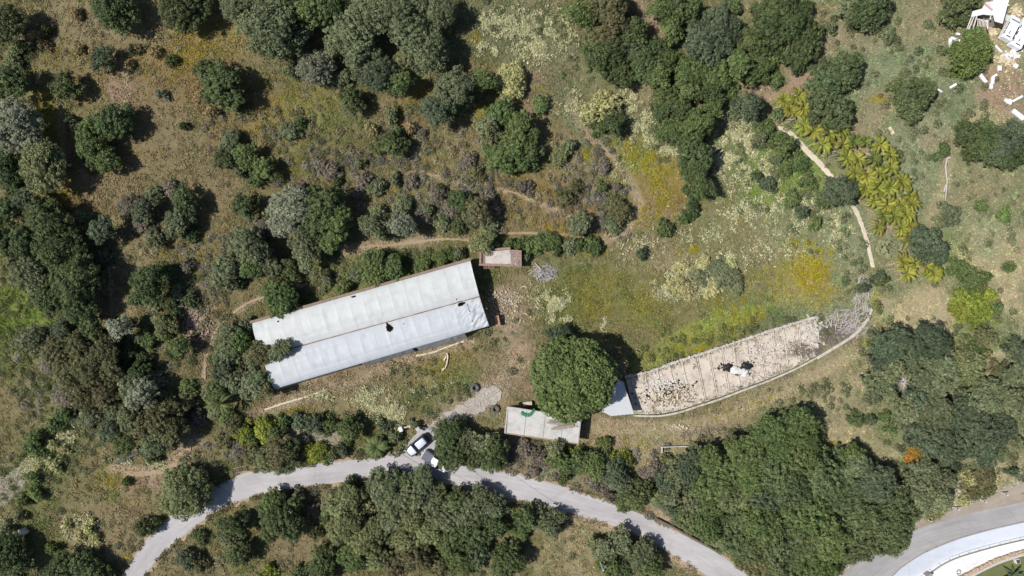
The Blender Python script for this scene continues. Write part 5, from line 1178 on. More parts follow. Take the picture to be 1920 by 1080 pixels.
bl 15 1040 36 D|bl 30 1065 28 D|bl 120 1065 30 D|bl 150 1058 26 D|bl 180 1075 26 D|bl 95 1080 22 D|bl 200 1085 20 D|bl 60 830 22 G|bl 75 850 18 G|bl 100 870 18 C|bl 95 835 14 C|bl 70 880 12 C|bl 120 845 12 C|bl 60 895 16 G|bl 60 925 18 T|bl 40 940 14 G|bl 165 990 16 C|bl 150 1005 16 C|bl 175 1010 14 C|bl 125 985 8 C|bl 10 990 14 L|bl 95 1030 14 T|bl 35 970 12 L"""
plants = []
for ln in PL.split('\n'):
    for it in ln.split('|'):
        a, x, y, r_, k = it.split(); k = 'H' if (k == 'D' and a in ('lw', 'jr', 'tr')) else k; plants.append([a, float(x), float(y), float(r_), k])  # oaks in right-hand areas take the leaf copy painted as brighter lit

def size_word(r_):
    return 'tiny' if r_ < 11 else 'small' if r_ < 18 else 'medium' if r_ < 26 else 'large' if r_ < 36 else 'broad'
def noun(k, r_):
    if k == 'P': return 'pine'
    if k in 'CO': return 'shrub'
    if k in 'KJ': return 'scrub bush'
    return 'bush' if r_ < 22 else 'tree'
ORD = ['', 'second', 'third', 'fourth', 'fifth', 'sixth', 'seventh', 'eighth', 'ninth', 'tenth', 'eleventh', 'twelfth', 'thirteenth', 'fourteenth', 'fifteenth', 'sixteenth', 'seventeenth', 'eighteenth', 'nineteenth', 'twentieth']
by = {}
for p_ in plants:
    lb = f"{size_word(p_[3])} {KN[p_[4]][1]} {noun(p_[4], p_[3])} {AREA[p_[0]]}"; p_.append(lb); by.setdefault(lb, []).append(p_)
for lb, ps in by.items():
    if len(ps) > 1:
        ps.sort(key=lambda q: q[1])
        for i, q in enumerate(ps): q[5] = lb+(', leftmost such' if i == 0 else ', rightmost such' if i == len(ps)-1 else f', {ORD[i]} from left')

rr = random.Random(77)
TALL = {(485, 662): 5.4, (531, 656): 5.6, (520, 662): 5.2, (543, 650): 5.4, (484, 718): 5.2, (500, 730): 4.8, (470, 735): 4.0, (478, 680): 5.0, (1042, 838): 4.2, (1040, 858): 3.8, (1060, 870): 3.6}
MULT = {'C': .75, 'K': .7, 'Y': .85, 'O': .6, 'B': .95}
for a, x, y, r_, k, lb in plants:
    rm = r_*S*1.06
    cl = 'xs' if rm < 1.05 else 's' if rm < 1.75 else 'm' if rm < 2.7 else 'l' if rm < 3.8 else 'xl'
    R0, ms_ = PROTO[cl]
    hgt = (rm*1.15+.5)*MULT.get(k, 1.0)            # full height of the plant
    if r_ >= 24 and k not in 'CKOJ': hgt = rm*1.12+1.4
    if a in ('lt', 'tg', 'ls', 'ba') and r_ >= 20 and k not in 'CKOJ' and not (y > 480 and 500 < x < 880): hgt += 1.1
    if a in ('lw', 'rs', 'tc', 'gc') and r_ >= 22: hgt = (rm*1.1+1.6)*rr.uniform(.75, 1.5)
    if a == 'me' and 1260 < x < 1430 and 480 < y < 560: hgt = rm*.62+.2
    if (x, y) in TALL: hgt = TALL[(x, y)]
    low = (k in 'CKOJ' or rm < 1.5 or (a == 'me' and 1260 < x < 1430)) and (x, y) not in TALL
    zc = hgt*.62
    c = P(x, y, zc); g0 = float(T(c.x, c.y))
    loc = Vector((c.x, c.y, g0))
    sc = rm/R0; base = max(0.0, hgt-1.12*rm) if not low else 0.0
    zs = (hgt-base)/(1.15*R0)
    nm = KN[k][0]
    if noun(k, r_) == 'bush' and k in 'DGULSWTYB' and (x, y) not in TALL: nm = 'bush'
    q_ = rr.uniform(.86, 1.14); sx, sy = sc*q_, sc/q_
    grp = 'plants '+AREA[a]
    if nm.endswith('tree'):
        t_ = thing(nm, loc, lb, 'tree', grp, rz=rr.uniform(0, 6.28))
        fo = link('crown', rr.choice(ms_), t_); fo.location = (0, 0, base)
        tk = link('trunk', rr.choice(PROTO[cl+'_t']), t_); tk.scale = (sc, sc, (base+.5*rm)/(R0*1.0))
    else:
        fo = link(nm, rr.choice(ms_), None, loc); tag(fo, lb, 'bush' if nm == 'bush' else 'shrub', grp); fo.rotation_euler = (0, 0, rr.uniform(0, 6.28))
        fo.location.z = loc.z-.12
    fo.scale = (sx, sy, zs)
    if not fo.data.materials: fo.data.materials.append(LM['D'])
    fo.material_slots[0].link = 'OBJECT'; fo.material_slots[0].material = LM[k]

# the great umbrella pine
R = 6.05
c = P(1075, 712, 7.6)
pt = thing('pine_tree', Vector((c.x, c.y, float(T(c.x, c.y)))), 'huge round green umbrella pine between the ribbed shed and the meadow', 'tree')
r = random.Random(5); C = []; RR = []
n = 900
for k in range(n):
    u = (k+.5)/n; ph = math.acos(1-u*1.02); th = k*2.399963
    wob = 1+.05*math.sin(3*th+1)+.035*math.sin(7*th)
    kk = wob*r.uniform(.93, 1.05)*(1+.07*math.sin(th*4+ph*5)*math.sin(ph*8+1)+.09*(float(vnoise(np.array(math.cos(th)*math.sin(ph)*4), np.array(math.sin(th)*math.sin(ph)*4), 6))-.5))
    if r.random() < .08: kk *= .84
    if math.hypot(R*math.sin(ph)*math.cos(th)-1.9, R*math.sin(ph)*math.sin(th)+2.6) < .62 or math.hypot(R*math.sin(ph)*math.cos(th)+3.1, R*math.sin(ph)*math.sin(th)+.4) < .35: continue
    C.append((R*kk*math.sin(ph)*math.cos(th), R*kk*math.sin(ph)*math.sin(th), 5.7+3.7*kk*math.cos(ph))); RR.append(r.uniform(.24, .46))
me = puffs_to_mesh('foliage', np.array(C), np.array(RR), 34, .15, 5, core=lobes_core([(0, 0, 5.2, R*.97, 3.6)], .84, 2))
me.materials.append(LM['P']); link('crown', me, pt)
mb = MB(); mb.tube([(0, 0, -.5), (.1, 0, 2.5), (0, .2, 5), (0, 0, 7.5)], [.42, .34, .28, .16], 10)
for i in range(8):
    a = i*.785; mb.tube([(0, 0, 4.2), (math.cos(a)*2.6, math.sin(a)*2.6, 5.8), (math.cos(a)*5, math.sin(a)*5, 6.5)], [.18, .12, .06], 6)
mb.build('trunk', M_bark, pt)

# ------------------------------------------------------------------ palms
def palm_crown(nf, L_, w_, seed, leaflets=26, up=.55):
    r = random.Random(seed); V = []; F = []; tn = []
    for k in range(nf):
        a = k*2.399963+r.uniform(-.2, .2); el = (0.15+.95*(k/nf))      # outer fronds droop, inner ones stand up
        l = L_*r.uniform(.8, 1.1); t0 = r.random()
        v, f = frond_mesh(l, w_, leaflets, .45+.1*r.random(), seed*31+k)
        v = np.array(v); lift = math.tan(el*up)
        z = v[:, 2]*(.8+.5*(k/nf))+v[:, 0]*lift*.45
        X = v[:, 0]*math.cos(el*up*.9); Y = v[:, 1]
        P3 = np.stack([X*math.cos(a)-Y*math.sin(a), X*math.sin(a)+Y*math.cos(a), z], 1)
        off = sum(len(q) for q in V); V.append(P3); F += [tuple(i+off for i in q) for q in f]; tn.append(np.clip(t0*.6+np.random.default_rng(k).random(len(v))*.5, 0, 1))
    V = np.concatenate(V); return np_mesh('fronds', V, np.array(F), None, {'tint': ('POINT', 'FLOAT', np.concatenate(tn))})
LM['N'] = leaf_mat('leaf_nursery_palm', (.105, .115, .018), (.380, .380, .065), .25)
PC = [palm_crown(14, 2.1, .46, 50+k, 34, .6) for k in range(5)]
LM['M'] = leaf_mat('leaf_palm_green', (.075, .100, .020), (.230, .280, .070), .25)
for i_, me in enumerate(PC): me.materials.append(LM['M' if i_ == 2 else 'N'])
mbt = MB(); mbt.tube([(0, 0, -.3), (0, 0, .4), (0, 0, 1.15)], [.22, .19, .14], 8)
tme = bpy.data.meshes.new('trunk'); tme.from_pydata(mbt.v, [], mbt.f); tme.materials.append(M_bark)
PAL = [(1470,188),(1492,180),(1484,210),(1502,205),(1508,238),
 (1530,245),(1552,252),(1572,244),(1545,275),(1578,272),(1600,262),(1590,292),(1622,268),(1648,272),(1665,290),(1612,302),(1640,300),
 (1602,326),(1626,328),(1650,322),(1672,318),(1690,342),(1622,352),(1648,350),(1670,352),(1704,362),(1642,376),(1666,378),(1690,380),(1712,385),
 (1654,402),(1678,405),(1702,405),(1648,428),(1690,430),(1710,428),(1700,448),
 (1690,486),(1712,492),(1732,502),(1748,514),(1698,512)]
PLB = {}
bands = [(0, 230, 'top cluster of the nursery'), (230, 266, 'first nursery band from the top'), (266, 299, 'second nursery band from the top'), (299, 322, 'third nursery band from the top'), (322, 350, 'fourth nursery band from the top'),
         (350, 372, 'fifth nursery band from the top'), (372, 395, 'sixth nursery band from the top'), (395, 420, 'seventh nursery band from the top'), (420, 470, 'band above the fan palm'), (470, 600, 'last cluster below the dark bush')]
for y0, y1, nm_ in bands:
    row = sorted(q for q in PAL if y0 <= q[1] < y1)
    for i, q in enumerate(row): PLB[q] = ('young yellow-green palm, '+nm_+(', leftmost' if i == 0 else ', rightmost' if i == len(row)-1 else ', '+ORD[i]+' from left'), 'young palms in the nursery')
rr = random.Random(9)
for i, (x, y) in enumerate(PAL):
    lb, grp = PLB[(x, y)]
    x += rr.uniform(-4, 4); y += rr.uniform(-4, 4)
    c = P(x, y, 1.5); t_ = thing('young_palm', Vector((c.x, c.y, float(T(c.x, c.y)))), lb, 'palm', grp, rz=rr.uniform(0, 6.28))
    cr_ = link('crown', rr.choice(PC), t_); cr_.location = (0, 0, 1.45); s_ = rr.uniform(.72, 1.02); cr_.scale = (s_, s_, s_*rr.uniform(1.0, 1.5)); cr_.rotation_euler = (rr.uniform(-.3, .3), rr.uniform(-.3, .3), 0)
    link('trunk', tme, t_)
# dead pale fronds sticking out between them
M_dry = simple('dry_frond_white', (196, 184, 166), var=.25, scale=4)
mb = MB(); rr = random.Random(19)
for k in range(230):
    x, y = rr.choice(PAL); x += rr.gauss(-6, 9); y += rr.gauss(2, 8); p = P(x, y, rr.uniform(.3, .9)); a = math.pi+rr.gauss(0, .5)
    l = rr.uniform(.7, 1.6); mb.tube([p, p+Vector((math.cos(a)*l*.5, math.sin(a)*l*.5, .05)), p+Vector((math.cos(a)*l, math.sin(a)*l, -.2))], [.045, .035, .015], 4)
tag(mb.build('dry_fronds', M_dry), kind='stuff')
def palm(px, py, h, nf, L_, w_, mat, label, name='palm_tree', seed=1, up=.55):
    c = P(px, py, h); t_ = thing(name, Vector((c.x, c.y, float(T(c.x, c.y)))), label, 'palm')
    me = palm_crown(nf, L_, w_, seed, 40, up); me.materials.append(mat); o = link('crown', me, t_); o.location = (0, 0, h*.85)
    MB().tube([(0, 0, -.3), (0, 0, h*.5), (0, 0, h*.9)], [.28, .22, .18], 9).build('trunk', M_bark, t_)
palm(706, 838, 1.6, 34, 2.2, .5, LM['G'], 'bushy green palm on the verge above the concrete road', seed=3)
palm(410, 757, 3.2, 17, 2.7, .36, LM['G'], 'grey-green palm with pale midribs in the shady scrub', seed=4)
palm(1752, 512, 1.4, 16, 1.8, .5, LM['N'], 'yellow-green palm at the far lower tip of the nursery', seed=8)
palm(1265, 868, .9, 22, 1.5, .25, LM['Y'], 'spiky yellow-green rosette plant by the big wood edge', seed=6, name='rosette_plant', up=.8)
# fan palm: round pleated leaves on stalks
c = P(1673, 463, 1.8); fp = thing('fan_palm', Vector((c.x, c.y, float(T(c.x, c.y)))), 'pale fan palm with round leaves among the young palms', 'palm')
r = random.Random(4); V = []; F = []; tn = []
for k in range(26):
    a = k*2.4+r.uniform(-.2, .2); d = .5+1.25*((k+1)/26)**.6; z = 1.9-.55*(d-.5)+r.uniform(-.1, .1); cx, cy = math.cos(a)*d, math.sin(a)*d; rad = r.uniform(.42, .58); t0 = r.random()
    for j in range(15):
        b0 = a-2.1+j*.28; b1 = b0+.14; b2_ = b0+.28; n0 = len(V)
        V += [(cx, cy, z), (cx+rad*.8*math.cos(b0), cy+rad*.8*math.sin(b0), z-.12), (cx+rad*math.cos(b1), cy+rad*math.sin(b1), z-.04), (cx+rad*.8*math.cos(b2_), cy+rad*.8*math.sin(b2_), z-.12)]
        F.append((n0, n0+1, n0+2, n0+3)); tn += [t0*.7+r.random()*.3]*4
    n0 = len(V); V += [(0, -.02, 1.3), (0, .02, 1.3), (cx, cy+.02, z), (cx, cy-.02, z)]; F.append((n0, n0+1, n0+2, n0+3)); tn += [.9]*4
me = np_mesh('leaves', V, np.array(F), LM['F'], {'tint': ('POINT', 'FLOAT', tn)}); link('crown', me, fp)
MB().tube([(0, 0, -.3), (0, 0, 1.4)], [.2, .16], 8).build('trunk', M_bark, fp)
# big agave on the lawn
c = P(1897, 1078, .2); ag = thing('agave', c, 'big dark green spiky agave on the lawn below the stone wall', 'plant')
for k in range(15):
    a = k*2.4; l = 2.6*(1-.02*k); el = .3+.05*k; V = []; F = []
    for i in range(9):
        s_ = i/8; w_ = .26*math.sin(math.pi*(.18+.80*s_))**.8*(1-s_**3)+.01; x = s_*l*math.cos(el); z = .1+s_*l*math.sin(el)-.3*l*s_*s_
        for yy, dz in ((-w_, .1), (0, -.02), (w_, .1)): V.append((x*math.cos(a)-yy*math.sin(a), x*math.sin(a)+yy*math.cos(a), z+dz*(1-s_)))
    for i in range(8):
        for j in range(2): q = i*3+j; F.append((q, q+3, q+4, q+1))
    me = np_mesh('leaf', V, np.array(F), LM['A'], {'tint': ('POINT', 'FLOAT', [.3+.5*((k*7 % 5)/5)]*len(V))}); link('leaf', me, ag)

# ------------------------------------------------------------------ ground cover
AV = []   # px polygons/ellipses to keep clear are tested with the road edge lines
def in_strip(px, py, A, B, pad=3):
    """rough test: points between two photo polylines"""
    ins = np.zeros(px.shape, bool); poly = list(A)+list(reversed(B)); n = len(poly); j = n-1
    for i in range(n):
        xi, yi = poly[i]; xj, yj = poly[j]
        c = ((yi > py) != (yj > py)); 
        with np.errstate(divide='ignore', invalid='ignore'):
            xx = (xj-xi)*(py-yi)/(yj-yi)+xi
        ins ^= c & (px < xx); j = i
    return ins
CLEAR = [([(a, c+0) for a, c in RA], [(a, c+0) for a, c in RB]), (LA, [(1640, 1130), (1960, 1130), (1960, 1000)]), (TOPE, BOTE[:-1]),
 ([(473,606),(882,489)], [(520,735),(917,613)]), ([(903,466),(979,468)], [(898,503),(979,502)]), ([(952,764),(1088,785)], [(946,811),(1083,831)]), ([(750,856),(768,826),(803,796)], [(806,864),(820,828),(828,812)]),
 ([(800,800),(833,776),(868,756),(896,738),(932,722)], [(832,818),(858,797),(884,779),(912,765),(943,738)]), ([(1545,1090),(1650,1005),(1705,978),(1810,945),(1920,905)], [(1560,1100),(1660,1020),(1710,996),(1815,963),(1920,941)]),
 ([(1146,707),(1168,716)], [(1128,771),(1188,776)]), ([(1452,236),(1480,243),(1520,283),(1563,331)], [(1454,240),(1474,250),(1513,291),(1559,337)]), ([(1594,377),(1612,403),(1640,501)], [(1591,380),(1606,408),(1634,502)]), ([(1864,-6),(1892,0)], [(1821,32),(1880,44)]),
 ([(1780,1085),(1920,1025)],[(1760,1090),(1920,1010)])]
def blocked(px, py):
    m_ = np.zeros(px.shape, bool)
    for A, B in CLEAR: m_ |= in_strip(px, py, A, B)
    return m_

def tufts(name, px, py, size, col, nblade, spread, height, mat, seed, leafw=.5, dome=False, kind='stuff', jit=.22):
    """little plants: nblade leaf triangles each"""
    r = np.random.default_rng(seed); n = len(px); k = S
    x = (px-960)*k; y = (540-py)*k
    for _ in range(2):
        z = T(x, y); kk = S*(H-z)/H; x = (px-960)*kk; y = (540-py)*kk
    z = T(x, y)-.08
    c = np.stack([x, y, z], 1)[:, None, :]
    th = r.random((n, nblade))*2*np.pi; d = np.sqrt(r.random((n, nblade)))
    sp = (spread*size)[:, None]; hh = (height*size)[:, None]
    ox = np.cos(th)*d*sp; oy = np.sin(th)*d*sp
    zz = hh*np.sqrt(np.clip(1-d*d*.9, 0, 1))*(.75+.4*r.random((n, nblade))) if dome else hh*(.4+.6*r.random((n, nblade)))
    tip = c+np.stack([ox, oy, zz], -1)
    s_ = (size[:, None]*leafw*(.6+.8*r.random((n, nblade))))[..., None]
    nr = np.stack([ox/sp, oy/sp, np.full_like(ox, .9)], -1)+r.normal(size=(n, nblade, 3))*.45; nr /= np.linalg.norm(nr, axis=-1, keepdims=True)
    a = np.cross(nr, r.normal(size=nr.shape)); a /= np.linalg.norm(a, axis=-1, keepdims=True); b2 = np.cross(nr, a)
    V = np.stack([tip+a*s_, tip-a*s_*.6+b2*s_*.8, tip-a*s_*.5-b2*s_*.8], 2).reshape(-1, 3)
    F = np.arange(len(V)).reshape(-1, 3)
    cc = col[:, None, :]*(1-jit+2*jit*r.random((n, nblade, 1)))
    cc = np.repeat(cc[:, :, None, :], 3, 2).reshape(-1, 3)
    me = np_mesh(name, V, F, mat, {'col': ('POINT', 'FLOAT_COLOR', np.concatenate([np.clip(cc, 0, .9), np.ones((len(cc), 1))], 1))})
    return tag(link(name, me), kind=kind)
M_veg = attr_mat('ground_plants'); M_pet = attr_mat('petals', .7, .15)
g = np.random.default_rng(2)
# low grass and herbs everywhere, coloured like the patch they grow in
N = 260000
px = g.uniform(-60, 1980, N); py = g.uniform(-50, 1130, N)
den = fbm(px/26, py/26, 11, 4); cov = .25+1.3*sstep(.38, .62, den)
base = ground_rgb(px, py)
green = np.clip((base[:, 1]-base[:, 0]*.92)/.05+.5, .12, 1)
keep = (g.random(N) < cov*(.35+.65*green)) & ~blocked(px, py)
px, py, base = px[keep], py[keep], base[keep]
v = fbm(px/9, py/9, 23, 3)[:, None]; hue = fbm(px/14, py/14, 29, 3)[:, None]
col = base*(.85+.75*g.random((len(px), 1)))*(.75+.5*v)
col = col*(1+np.array([-.15, .04, -.10])*(sstep(.45, .65, hue)))+np.array([.02, .015, 0])*sstep(.5, .3, hue)
tufts('grass', px, py, .12+.15*g.random(len(px)), col*1.25, 6, 1.7, .45, M_veg, 3, .55)
# dry straw flecks
N = 60000
px = g.uniform(-60, 1980, N); py = g.uniform(-50, 1130, N)
keep = (g.random(N) < .15+1.0*sstep(.45, .65, fbm(px/30, py/30, 41, 4))) & ~blocked(px, py)
px, py = px[keep], py[keep]; base = ground_rgb(px, py)
tufts('dry_grass', px, py, .10+.12*g.random(len(px)), base*.6+np.array([.17, .145, .10])*(.5+.6*g.random((len(px), 1))), 4, 1.6, .5, M_veg, 4, .5)

def cluster(spec, seed):
    r = np.random.default_rng(seed); X, Y = [], []
    for (x, y, rx, ry, an, n) in spec:
        a = math.radians(an); n2 = int(n*2.2); u = r.normal(size=n2)*.5; v = r.normal(size=n2)*.5
        X.append(x+u*rx*math.cos(a)-v*ry*math.sin(a)); Y.append(y+u*rx*math.sin(a)+v*ry*math.cos(a))
    X = np.concatenate(X); Y = np.concatenate(Y)
    k = (fbm(X/12, Y/12, seed+3, 3) > .47) & ~blocked(X, Y)
    return X[k], Y[k]
# yellow flowers
YF = [(90,235,26,70,-8,260),(350,100,60,40,0,260),(400,70,70,40,0,220),(110,95,60,30,0,110),(270,140,120,60,0,180),(60,340,20,30,0,50),(130,360,30,30,0,80),(310,460,16,14,0,90),(370,500,12,30,0,70),(300,490,60,30,0,40),(250,300,120,60,0,140),
 (540,60,60,30,0,60),(530,180,90,60,0,200),(560,310,40,30,0,160),(640,350,40,24,20,140),(590,340,20,12,0,90),(730,350,20,14,0,90),(780,190,30,50,0,160),(890,70,14,10,0,70),(900,210,40,20,0,140),(820,300,80,50,0,160),(640,80,6,6,0,30),(680,470,30,14,0,30),
 (940,340,60,50,0,160),(1030,330,40,60,30,160),(1120,295,30,16,35,170),(1100,290,20,8,30,60),(1210,300,34,30,0,380),(1240,340,34,50,0,300),(1230,390,50,40,-30,340),(1175,265,40,16,0,90),(1180,270,30,30,0,120),(1030,425,60,14,20,170),(980,400,60,30,0,120),(1010,160,60,20,0,60),
 (1150,440,60,14,-20,70),(1110,470,30,10,0,60),(1290,470,20,8,0,110),(1280,478,10,8,0,60),(1300,466,8,6,0,40),(1120,560,60,50,0,330),(1220,570,50,50,0,150),(1380,575,50,30,0,170),(1350,560,40,30,0,80),(1525,505,34,34,0,900),(1515,530,30,14,0,300),(1540,470,40,14,0,200),(1500,455,30,10,0,150),(1550,545,60,30,-20,200),
 (1310,645,50,12,-16,300),(1360,625,60,18,-20,260),(1315,655,8,6,0,60),(1400,595,40,16,-20,160),(1200,665,30,16,0,60),(1440,520,40,30,0,160),(1400,395,60,50,0,120),(1460,360,16,12,0,30),(1510,325,6,6,0,25),(1640,560,10,16,0,60),(1780,120,16,10,0,30),(1650,185,20,8,0,50),(1640,570,6,8,0,30),
 (830,690,30,16,0,120),(850,690,20,20,0,80),(560,770,40,10,-14,60),(390,590,40,30,0,60),(330,540,40,20,0,40),(215,895,30,20,0,90),(230,940,30,12,0,30),(100,840,40,30,0,60),(20,590,40,60,0,90),(1210,830,80,14,0,90),(1380,770,90,16,-14,120),(1620,640,10,6,0,30),(1560,830,14,6,0,20),(445,1062,10,10,0,50),(240,1045,14,8,0,30),(200,720,60,40,0,60)]
x, y = cluster(YF, 6); c = np.array([.42, .37, .04])*(.5+.65*g.random((len(x), 1))); sel = g.random(len(x)) < .06; c[sel] = c[sel]*np.array([1.1, .75, .8])
tufts('yellow_wildflowers', x, y, .07+.06*g.random(len(x)), c, 6, 2.9, 1.8, M_pet, 7, .62)
# cream umbel flowers
WF = [(1000,55,60,40,10,700),(930,45,34,24,10,260),(1010,95,40,20,0,200),(1045,60,40,40,0,220),(905,85,14,14,0,70),(930,95,10,10,0,50),(1080,190,12,30,-10,60),(1055,205,20,10,0,60),(1185,185,20,40,-5,220),(1200,230,24,34,20,220),(1230,270,34,14,20,160),(1260,285,20,10,0,80),
 (1385,265,36,50,-10,1000),(1370,300,30,30,0,350),(1420,240,20,30,0,140),(1440,310,40,40,0,160),(1410,330,50,40,0,160),(1450,380,50,30,0,160),(1390,400,40,30,0,160),(1520,400,50,30,20,160),(1575,440,30,24,0,160),(1570,420,14,14,0,60),(1470,430,40,20,0,70),
 (1270,520,50,24,-30,460),(1300,540,50,20,-10,360),(1365,490,30,14,0,260),(1340,500,60,40,0,200),(1265,545,30,14,0,200),(1040,565,26,20,0,420),(1050,595,20,16,0,160),(1130,610,8,20,0,30),(710,755,46,30,30,420),(735,775,30,20,0,220),(690,745,24,14,0,120),(600,740,30,14,0,60),(830,730,50,20,0,40),
 (110,835,30,14,-35,400),(80,865,30,20,-20,320),(60,880,20,14,0,160),(125,820,16,10,0,90),(160,1000,26,30,0,320),(125,990,6,20,0,60),(235,865,20,10,0,60),(290,870,30,10,10,80),(150,780,30,30,0,70),(20,990,20,20,0,40),
 (1760,965,30,10,-20,300),(1820,940,24,8,-10,260),(1850,900,30,24,0,220),(1705,960,8,14,0,60),(1670,885,6,10,0,40),(1290,880,3,10,0,50),(1000,560,40,40,0,60),(1440,640,30,6,0,20),(1300,330,60,60,0,30),(1460,470,60,20,0,120),(1200,460,60,20,0,90),(1320,440,60,20,0,120),(1160,330,20,30,0,60)]
x, y = cluster(WF, 8); c = np.array([.56, .55, .32])*(.6+.5*g.random((len(x), 1)))
tufts('cream_wildflowers', x, y, .13+.12*g.random(len(x)), c, 6, 1.6, 1.7, M_pet, 9, .55)
# scattered pale specks: seed heads and pebbles
N = 9000; x = g.uniform(0, 1920, N); y = g.uniform(0, 1080, N); k = (fbm(x/40, y/40, 51, 3) > .5) & ~blocked(x, y); x, y = x[k], y[k]
tufts('seed_heads', x, y, .07+.06*g.random(len(x)), np.array([.5, .46, .36])*(.6+.5*g.random((len(x), 1))), 3, 1.3, 1.2, M_veg, 10, .6)

# low scrub that nobody could count: grey, tan and green domes of twigs
def scrub(spec, colours, seed, smin, smax, name):
    r = np.random.default_rng(seed); X, Y = [], []
    for (x, y, rx, ry, n) in spec:
        X.append(r.uniform(x-rx, x+rx, n)); Y.append(r.uniform(y-ry, y+ry, n))
    X = np.concatenate(X); Y = np.concatenate(Y); k = ~blocked(X, Y); X, Y = X[k], Y[k]
    cl = np.array(colours)[r.integers(0, len(colours), len(X))]*(.75+.5*r.random((len(X), 1)))
    n = len(X); sz = r.uniform(smin, smax, n)
    tufts(name, X, Y, sz, cl, 70, 1.0, .85, M_veg, seed+1, .17, dome=True, jit=.35)
TAN = [(.30, .26, .15), (.25, .22, .13), (.21, .185, .125)]; GRY = [(.19, .18, .15), (.15, .145, .12), (.22, .21, .18)]; GRN = [(.135, .155, .075), (.16, .175, .09), (.11, .145, .07), (.19, .19, .11)]; LUSH = [(.17, .195, .070), (.21, .23, .085), (.14, .165, .065)]
scrub([(560,270,110,70,46),(700,310,110,70,70),(860,300,100,60,60),(920,330,50,50,30),(1060,310,60,60,36),(1110,380,60,60,50),(990,370,60,40,26),(800,210,60,60,16),(450,220,60,60,18),(130,60,100,60,30),(60,120,30,60,14),(280,90,60,60,14),(150,420,60,40,6),(1020,420,100,20,24),(870,380,60,40,30),(520,450,60,60,10),(300,440,80,60,20),(140,870,80,60,10),(240,620,60,60,10),(350,1040,80,30,20),(560,1020,40,50,16)], TAN, 21, .30, .75, 'tan_scrub')
scrub([(600,290,90,60,40),(700,340,100,50,50),(860,360,80,50,50),(890,310,40,60,20),(760,260,50,40,14),(270,400,50,50,16),(420,250,40,30,8),(480,440,40,60,20),(1090,360,60,60,30),(1150,400,30,50,30),(360,520,40,60,20),(120,700,90,80,50),(300,640,60,60,16),(440,830,60,40,26),(1010,860,60,40,50),(1200,880,60,50,36),(1110,910,70,40,30),(560,930,60,20,16),(390,500,60,60,24),(340,480,60,30,10),(140,640,60,60,20),(1130,320,30,60,24),(1240,960,40,20,14)], GRY, 22, .3, .8, 'grey_scrub')
scrub([(40,80,50,90,20),(560,260,120,60,26),(700,250,120,60,34),(900,350,60,60,20),(470,250,80,60,14),(700,500,160,30,80),(620,540,80,30,30),(800,490,60,20,24),(350,570,120,60,40),(60,700,60,60,40),(60,880,50,50,16),(180,820,60,50,40),(110,930,60,50,10),(120,780,90,60,50),(1480,310,100,90,60),(1420,260,60,60,40),(1530,420,60,60,30),(1660,120,120,90,46),(1780,180,100,70,50),(1720,270,80,40,26),(1700,330,60,40,14),(1600,40,60,30,20),(1830,340,70,40,14),(1800,480,60,60,26),(1850,630,60,50,50),(1880,420,50,60,30),(1700,850,50,60,30),(1640,570,30,60,20),(1590,490,30,60,26),(740,840,40,20,20),(560,860,120,16,36),(620,790,120,14,30),(820,750,60,30,30),(1000,640,60,60,14),(900,640,40,20,14),(760,690,60,16,14),(370,740,60,60,24),(1480,610,80,16,30),(1410,640,40,8,14),(1350,830,60,30,20),(1500,760,60,40,26),(1560,740,40,30,20),(1680,650,70,70,40),(1740,740,80,60,50),(1850,750,70,60,50),(680,1000,60,60,26),(800,1020,100,50,40),(440,1000,60,60,26),(1230,920,50,50,30),(1030,1010,60,60,16),(930,1060,60,20,14),(960,30,120,30,30),(1080,110,30,60,20),(1160,270,60,40,20),(1240,250,20,60,12),(1790,880,60,20,20),(1880,870,40,30,20),(400,870,60,20,20),(220,1040,40,30,12),(480,905,100,4,6),(1060,945,80,5,12),(400,600,40,90,36)], GRN, 23, .28, .8, 'green_scrub')
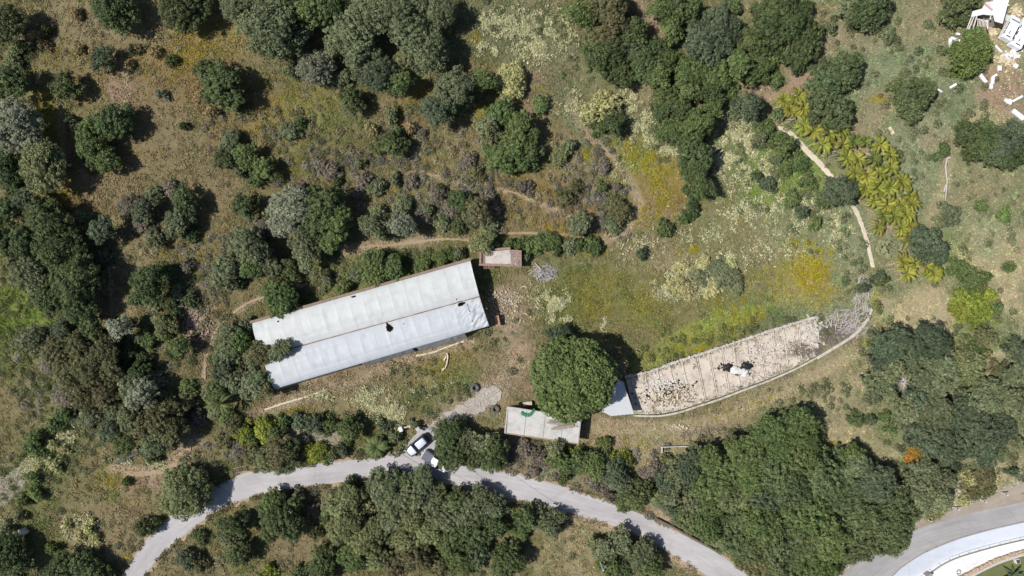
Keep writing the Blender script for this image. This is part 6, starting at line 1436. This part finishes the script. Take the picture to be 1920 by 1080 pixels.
scrub([(30,600,40,70,60),(50,660,40,50,40),(20,560,20,40,20),(60,850,40,50,24),(110,790,20,30,12),(40,920,40,40,20),(700,510,130,24,40),(780,490,80,16,30),(560,790,60,14,10),(1330,630,90,18,40),(1230,665,50,16,24),(1830,570,46,34,50),(1810,520,24,26,20),(1840,610,30,24,14)], LUSH, 24, .3, .75, 'lush_herbs')
tufts('grey_rubble_weeds', *cluster([(370,600,40,34,0,600),(620,800,60,12,0,100)], 60), np.full(1, .1), np.full((1, 3), .2), 1, 1, 1, M_veg, 1) if False else None

# weeds rooted in the joints of the slab and along the road edges
r = np.random.default_rng(44); X, Y = [], []
for i in range(15):
    f = .03+i*.0665; a = ta[int(f*199)]; c = ba[min(199, int((f+.012)*199))]; n = 34; t_ = r.random(n)
    X.append(a.x+(c.x-a.x)*t_+r.normal(size=n)*1.2); Y.append(a.y+(c.y-a.y)*t_+r.normal(size=n)*1.2)
for k in range(0, 199, 2):
    n = 5; X.append(ta[k].x+r.normal(size=n)*2); Y.append(ta[k].y+2+r.normal(size=n)*2.5); X.append(ba[k].x+r.normal(size=n)*2); Y.append(ba[k].y-3+r.normal(size=n)*2.5)
for x_, y_, s_, n in ((1262,680,7,60),(1228,755,8,40),(1302,690,5,20),(1418,640,4,20),(1470,690,14,60),(1500,625,4,20),(1380,650,10,30)):
    X.append(x_+r.normal(size=n)*s_*.5); Y.append(y_+r.normal(size=n)*s_*.6)
X = np.concatenate(X); Y = np.concatenate(Y)
tufts('joint_weeds', X, Y, .12+.14*r.random(len(X)), np.array([[.20, .20, .10], [.26, .22, .14], [.15, .18, .08]])[r.integers(0, 3, len(X))], 7, 1.2, 1.0, M_veg, 45, .5)
X, Y = [], []
for line, dy in ((RA, 1), (RB, -1)):
    q, _ = resample(line, 500)
    for p in q:
        n = 5; X.append(p.x+r.normal(size=n)*2); Y.append(p.y-dy*2.6+r.normal(size=n)*2.2)
X = np.concatenate(X); Y = np.concatenate(Y); k = (fbm(X/20, Y/20, 71, 3) > .52); X, Y = X[k], Y[k]
tufts('verge_weeds', X, Y, .14+.16*r.random(len(X)), ground_rgb(X, Y)*(.9+.7*r.random((len(X), 1))), 8, 1.5, .9, M_veg, 46, .5)
